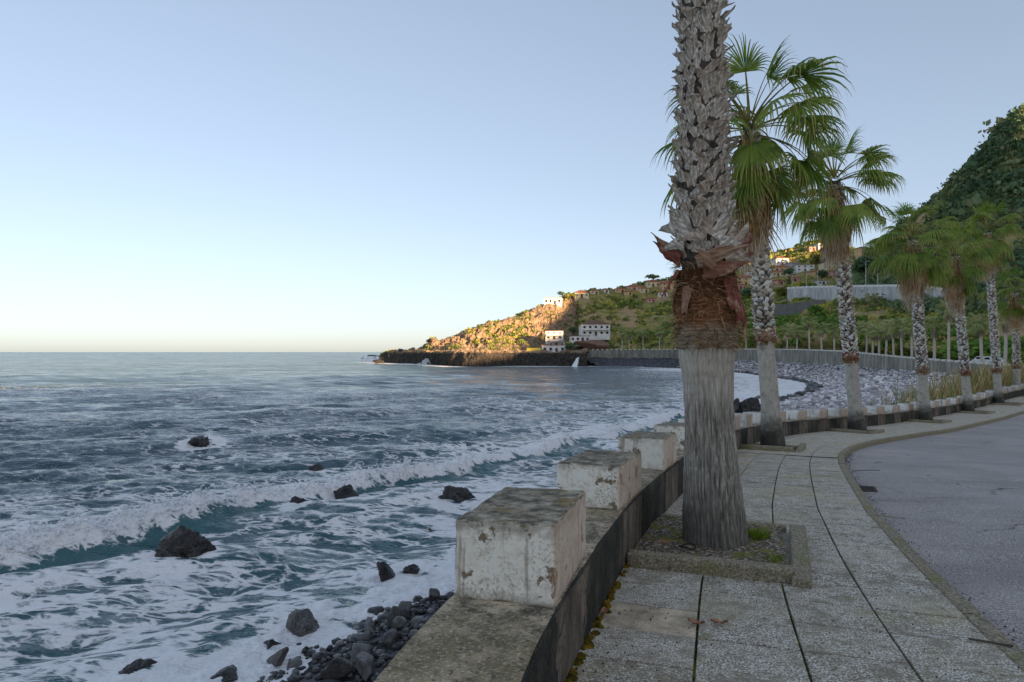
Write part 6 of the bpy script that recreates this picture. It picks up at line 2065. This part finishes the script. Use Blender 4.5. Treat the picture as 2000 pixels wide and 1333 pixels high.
# ------------------------------------------------------------------ reeds behind the low wall at the right
def build_reeds():
    rng = np.random.default_rng(12)
    n = 5200
    s = s_of(27, 39.7) + rng.uniform(0, 30, n)
    t = -0.9 - rng.gamma(1.5, 0.9, n)
    edge = np.clip((s - s_of(27, 39.7)) / 9.0, 0.2, 1)
    p = P3(s, t)
    p[:, 2] = 1.7 + 0.2 * rng.normal(size=n)
    h = rng.uniform(1.6, 4.2, n) * (0.45 + 0.55 * edge)
    a = rng.uniform(0, 6.283, n)
    d = np.stack([np.cos(a), np.sin(a), 0 * a], 1)
    w = np.stack([-np.sin(a), np.cos(a), 0 * a], 1) * 0.02
    pts = []
    for f in (0, 0.4, 0.75, 1.0):
        pts.append(p + np.array([0, 0, 1.0]) * (h * (f - 0.15 * f * f))[:, None] + d * (h * 0.35 * f ** 2.2 * rng.uniform(0.5, 1.4, n))[:, None])
    V = np.stack([pts[0] - w * 0.7, pts[0] + w * 0.7, pts[1] - w, pts[1] + w, pts[2] - w * 1.2, pts[2] + w * 1.2, pts[3]], 1).reshape(-1, 3)
    b = np.arange(n)[:, None] * 7
    mb = MB()
    mb.add(V, [np.concatenate([b, b + 1, b + 3, b + 2], 1), np.concatenate([b + 2, b + 3, b + 5, b + 4], 1), np.concatenate([b + 4, b + 5, b + 6], 1)], np.repeat(rng.uniform(0, 1, n), 7))
    put('reed_bed', mb.mesh('reed_bed', [M['reed_leaves']], False, 'rnd'), label='dry tan and green reeds growing behind the low wall', cat='reeds', kind='stuff')
    # leafy undergrowth among them
    m = 260
    s = s_of(27, 39.7) + rng.uniform(1, 32, m)
    c = P3(s, -1.2 - rng.gamma(1.5, 0.9, m))
    c[:, 2] = 1.9 + rng.uniform(0, 0.9, m)
    V, P, a = leaf_cloud(rng, c, rng.uniform(0.35, 0.8, m), 30, 0.22)
    put('reed_undergrowth', make_mesh('reed_undergrowth', V, P, [M['reed_leaves']], False, {'rnd': a * 0.8}), label='leafy undergrowth at the foot of the reeds', cat='undergrowth', kind='stuff')
build_reeds()

# ------------------------------------------------------------------ parked cars on the far road
def car(px, t, label, mat='car_paint'):
    s = s_px(px, t, s_at_y(84), s_at_y(150))
    b = P3(np.array(s), np.array(float(t)), -0.08)
    _, h, _, _ = frame(s)
    root = thing('parked_car', b, label, 'car', 'cars parked on the far road')
    root.rotation_euler = (0, 0, math.atan2(h[1], h[0]))
    prof = [(-2.05, 0.35), (-2.1, 0.75), (-1.85, 0.92), (-1.45, 0.98), (-0.95, 1.42), (0.55, 1.46), (1.15, 1.02), (1.85, 0.86), (2.1, 0.65), (2.08, 0.35)]
    n = len(prof)
    V = np.array([[x, -0.82 + (0.12 if z > 1.2 else 0), z] for x, z in prof] + [[x, 0.82 - (0.12 if z > 1.2 else 0), z] for x, z in prof])
    P = [np.array([[i, (i + 1) % n, (i + 1) % n + n, i + n] for i in range(n)]), np.arange(n)[None, ::-1], np.arange(n, 2 * n)[None]]
    put('body', make_mesh('body', V, P, [M[mat]]), root)
    for sy in (-1, 1):
        m = MB(); V, P = box_vp((1.7, 0.02, 0.36)); V[:, 0] *= np.where(V[:, 2] > 0, 0.72, 1.0); m.add(V + np.array([-0.2, sy * 0.80, 1.18]), P); put('side_window', m.mesh('side_window', [M['glass']]), root)
        for wx in (-1.3, 1.3):
            c = np.array([[0, 0, -0.1], [0, 0, 0.1]])
            V, P = tube(c, np.array([0.32, 0.32]), 16)
            V = V[:, [0, 2, 1]] + np.array([wx, sy * 0.78, 0.32])
            put('wheel', make_mesh('wheel', V, [P, np.arange(16)[None], np.arange(16, 32)[None]], [M['black_rubber']]), root)
    m = MB(); V, P = box_vp((0.02, 1.25, 0.34)); V[:, 0] += np.where(V[:, 2] > 0, -0.22, 0.22); m.add(V + np.array([0.9, 0, 1.24]), P); put('windscreen', m.mesh('windscreen', [M['glass']]), root)
car(1921, 3.6, 'white car parked on the far road behind the fifth palm')
car(1938, 3.7, 'white car parked next to the sixth palm trunk on the far road')

build_cover()

# ------------------------------------------------------------------ small things on the ground
def build_small():
    rng = np.random.default_rng(14)
    # drain grate by the kerb
    ss = s_px(1694, ROAD_T[0] + 0.17, s_at_y(5), s_at_y(14))
    q = P3(np.array(ss), np.array(ROAD_T[0] + 0.17)); p, h, n, z = frame(ss)
    root = thing('drain_grate', (q[0], q[1], z - 0.112), 'rusty iron drain grate in the road beside the kerb', 'drain grate')
    root.rotation_euler = (0, 0, math.atan2(h[1], h[0]))
    m = MB(); 
    for sx in (-1, 1): m.box((sx * 0.20, 0, 0), (0.03, 0.24, 0.02))
    for sy in (-1, 1): m.box((0, sy * 0.105, 0), (0.372, 0.03, 0.02))
    put('grate_frame', m.mesh('grate_frame', [M['iron']]), root)
    m = MB(); m.box((0, 0, 0), (0.03, 0.178, 0.018)); me = m.mesh('bar', [M['iron']])
    for k in range(6): put('bar', me, root, (-0.155 + k * 0.062, 0, 0))
    m = MB(); m.box((0, 0, -0.008), (0.36, 0.18, 0.002)); put('pit_shadow_plate', m.mesh('drain_shade_plate', [M['black_rubber']]), root).name = 'drain_shade_plate'  # thin plate coloured black to stand for the shade inside the drain
    # faded paint marks on the road
    for k, (px, py, ln, rot, lab) in enumerate(((1985, 915, 0.5, 0.5, 'short faded white paint mark on the road at the right edge'), (1808, 909, 0.35, 1.2, 'tiny pale paint fleck in the middle of the road'))):
        dd = 1.85 * F / (py - HZ)
        c = at(px, py, dd)
        ss = s_of(c[0], c[1]); p, h, n, z = frame(ss)
        tt = float((c[:2] - p) @ n)
        zc = z - 0.125 + 0.05 * math.sin(np.clip((tt - ROAD_T[0]) / 6.6, 0, 1) * math.pi) + 0.006
        m = MB(); V, P = box_vp((ln, 0.05, 0.004)); m.add(V, P)
        o = put('road_mark', m.mesh('road_mark', [M['road_paint']]), None, (c[0], c[1], zc), lab, 'paint mark')
        sl = (frame(ss + 0.5)[3] - frame(ss - 0.5)[3])
        o.rotation_euler = (math.atan(float(sl)) * 0.9, 0, rot)
    # fallen leaves
    for k, (px, py, lab) in enumerate(((1312, 1107, 'curled red-brown leaf lying in front of the pit kerb'), (1360, 1216, 'small dry leaf lying in the paving joint nearest the wall'), (1245, 1098, 'dry leaf against the wall foot by the pit corner'), (1180, 1195, 'dry leaf close to the mossy wall foot'), (1405, 1000 + 215, 'dry leaf on the slabs in the middle of the pavement'))):
        dd = 1.62 * F / (py - HZ)
        c = at(px, py, dd)
        ss = s_of(c[0], c[1])
        c[2] = frame(ss)[3] + 0.012
        u, v = np.meshgrid(np.linspace(-1, 1, 7), np.linspace(-1, 1, 5))
        w = np.sqrt(np.clip(1 - u ** 2, 0, 1)) + 0.05
        V = np.stack([u * 0.05, v * w * 0.02, 0.012 * u ** 2 + 0.01 * v ** 2 + 0.004 * rng.normal(size=u.shape)], -1).reshape(-1, 3)
        o = put('fallen_leaf', make_mesh('fallen_leaf', V, grid_faces(5, 7), [M['dry_leaf']], True), None, c, lab, 'leaf', 'dry leaves on the pavement')
        o.rotation_euler = (0, 0, rng.uniform(0, 3))
    # twigs on the road and pavement
    for k, (px, py, ln, rot, lab) in enumerate(((1810, 910, 0.3, 0.4, 'pale twig lying on the open road'), (1690, 917, 0.5, 0.1, 'dark thin twig on the road by the kerb bend'), (1730, 1003, 0.35, -0.4, 'pale twig on the road below the drain grate'), (1935, 1247, 0.2, -0.25, 'dark twig lying across the kerb at the lower right'), (1440, 1113, 0.7, -0.12, 'long straw lying in front of the pit kerb'))):
        hgt = 1.66 if py > 1000 else 1.9
        if k == 3 or k == 4: hgt = 1.61
        c = at(px, py, hgt * F / (py - HZ))
        ss = s_of(c[0], c[1]); p, h, n, z = frame(ss)
        tt = float((c[:2] - p) @ n)
        c[2] = z + (0.006 if tt < PAVE_W + 0.1 else -0.112 + 0.05 * math.sin(np.clip((tt - ROAD_T[0]) / 6.6, 0, 1) * math.pi))
        x = np.linspace(-0.5, 0.5, 8) * ln
        cc = np.stack([x, 0.03 * np.sin(x * 9 + k), 0 * x], 1)
        V, P = tube(np.stack([0 * x, 0.03 * np.sin(x * 9 + k), x], 1), np.full(8, 0.006), 6)
        o = put('twig', make_mesh('twig', V[:, [2, 1, 0]], P, [M['dry_twig'] if k in (0, 2, 4) else M['tree_bark']], True), None, c, lab, 'twig')
        o.rotation_euler = (0, 0, rot)
    # grass tuft beside the big palm and blades in the joints
    def tuft(name, label, c, n, spread, hgt, kind=None):
        a = rng.uniform(0, 6.28, n); r = spread * np.sqrt(rng.uniform(0, 1, n))
        p = np.stack([r * np.cos(a), r * np.sin(a), 0 * a], 1)
        t = rng.uniform(0, 6.28, n)
        w = np.stack([np.cos(t), np.sin(t), 0 * t], 1) * 0.004
        h = hgt * rng.uniform(0.4, 1.2, n)
        l = rng.normal(0, 0.5, (n, 3)) * h[:, None]; l[:, 2] = h
        V = np.stack([p - w, p + w, p + l * 0.6 + w * 0.6, p + l], 1).reshape(-1, 3)
        b = np.arange(n)[:, None] * 4
        mb = MB(); mb.add(V, np.concatenate([b, b + 1, b + 2, b + 3], 1), np.repeat(rng.uniform(0, 1, n), 4))
        put(name, mb.mesh(name, [M['grass_leaves']], False, 'rnd'), None, c, label, 'grass', None, kind)
    b = at(1478, 1050, 5.95); b[2] = frame(s_of(1.74, 5.85))[3] + 0.05
    tuft('grass_tuft', 'bright green grass tuft right of the big palm foot', b, 420, 0.11, 0.06)
    b2 = at(1510, 1085, 5.3); b2[2] = b[2]
    tuft('grass_tuft', 'sparse little grass tuft at the pit corner near the kerb stones', b2, 90, 0.08, 0.035)
    # moss lumps along the wall foot
    u0, P0 = ico(1)
    mb = MB()
    for k in range(150):
        s = s_at_y(2.6) + rng.gamma(1.5, 0.75)
        t = 0.012 + abs(rng.normal(0, 0.018))
        c = P3(np.array(s), np.array(t), 0.004)
        r = rng.uniform(0.006, 0.02)
        mb.add(u0 * np.array([r * 1.5, r * 1.5, r * 0.8]) * (1 + 0.2 * rng.normal(size=(len(u0), 1))) + c, P0)
    put('wall_moss', mb.mesh('wall_moss', [M['moss']], True), None, None, 'orange-green moss along the foot of the near wall', 'moss', None, 'stuff')
    # grit and crumbs on the paving near the pit
    mb = MB()
    u0, P0 = ico(0)
    for k in range(700):
        s = s_at_y(2.8) + rng.uniform(0, 9)
        t = rng.uniform(0.03, PAVE_W) if rng.uniform() < 0.5 else abs(rng.normal(0, 0.25)) + 0.02
        c = P3(np.array(s), np.array(min(t, PAVE_W)), 0.003)
        r = rng.uniform(0.002, 0.006)
        mb.add(u0 * r + c, P0)
    put('grit', mb.mesh('grit', [M['tree_bark']], False), None, None, 'dark grit and crumbs scattered on the near pavement', 'grit', None, 'stuff')
    mb = MB()
    for k in range(1500):
        s = s_at_y(3.2) + rng.uniform(0, 16)
        c = P3(np.array(s), np.array(ROAD_T[0] + 0.01 + rng.gamma(1.0, 0.12)), -0.122)
        r = rng.uniform(0.003, 0.009)
        mb.add(u0 * r * rng.uniform(0.6, 1.5, 3) + c, P0, rng.uniform(0, 1))
    put('gutter_grit', mb.mesh('gutter_grit', [M['wet_pebble']], False, 'rnd'), None, None, 'grit and crumbs gathered in the road gutter along the kerb', 'grit', None, 'stuff')
    # wire ring lying in the pit
    c = at(1342, 1058, 5.55); c[2] = frame(s_of(1.74, 5.85))[3] + 0.075
    a = np.linspace(0, 2 * math.pi, 28, endpoint=False)
    b = np.linspace(0, 2 * math.pi, 6, endpoint=False)
    A, Bb = np.meshgrid(a, b, indexing='ij')
    V = np.stack([(0.062 + 0.006 * np.cos(Bb)) * np.cos(A) * 1.1, (0.062 + 0.006 * np.cos(Bb)) * np.sin(A) * 1.0, 0.006 * np.sin(Bb) + 0.008 * np.sin(A * 2)], -1).reshape(-1, 3)
    r, cix = np.meshgrid(np.arange(28), np.arange(6), indexing='ij')
    P = np.stack([r * 6 + cix, ((r + 1) % 28) * 6 + cix, ((r + 1) % 28) * 6 + (cix + 1) % 6, r * 6 + (cix + 1) % 6], -1).reshape(-1, 4)
    put('hose_ring', make_mesh('hose_ring', V, P, [M['black_rubber']], True), None, c, 'black ring of hose lying on the soil left of the big palm foot', 'hose ring')
build_small()
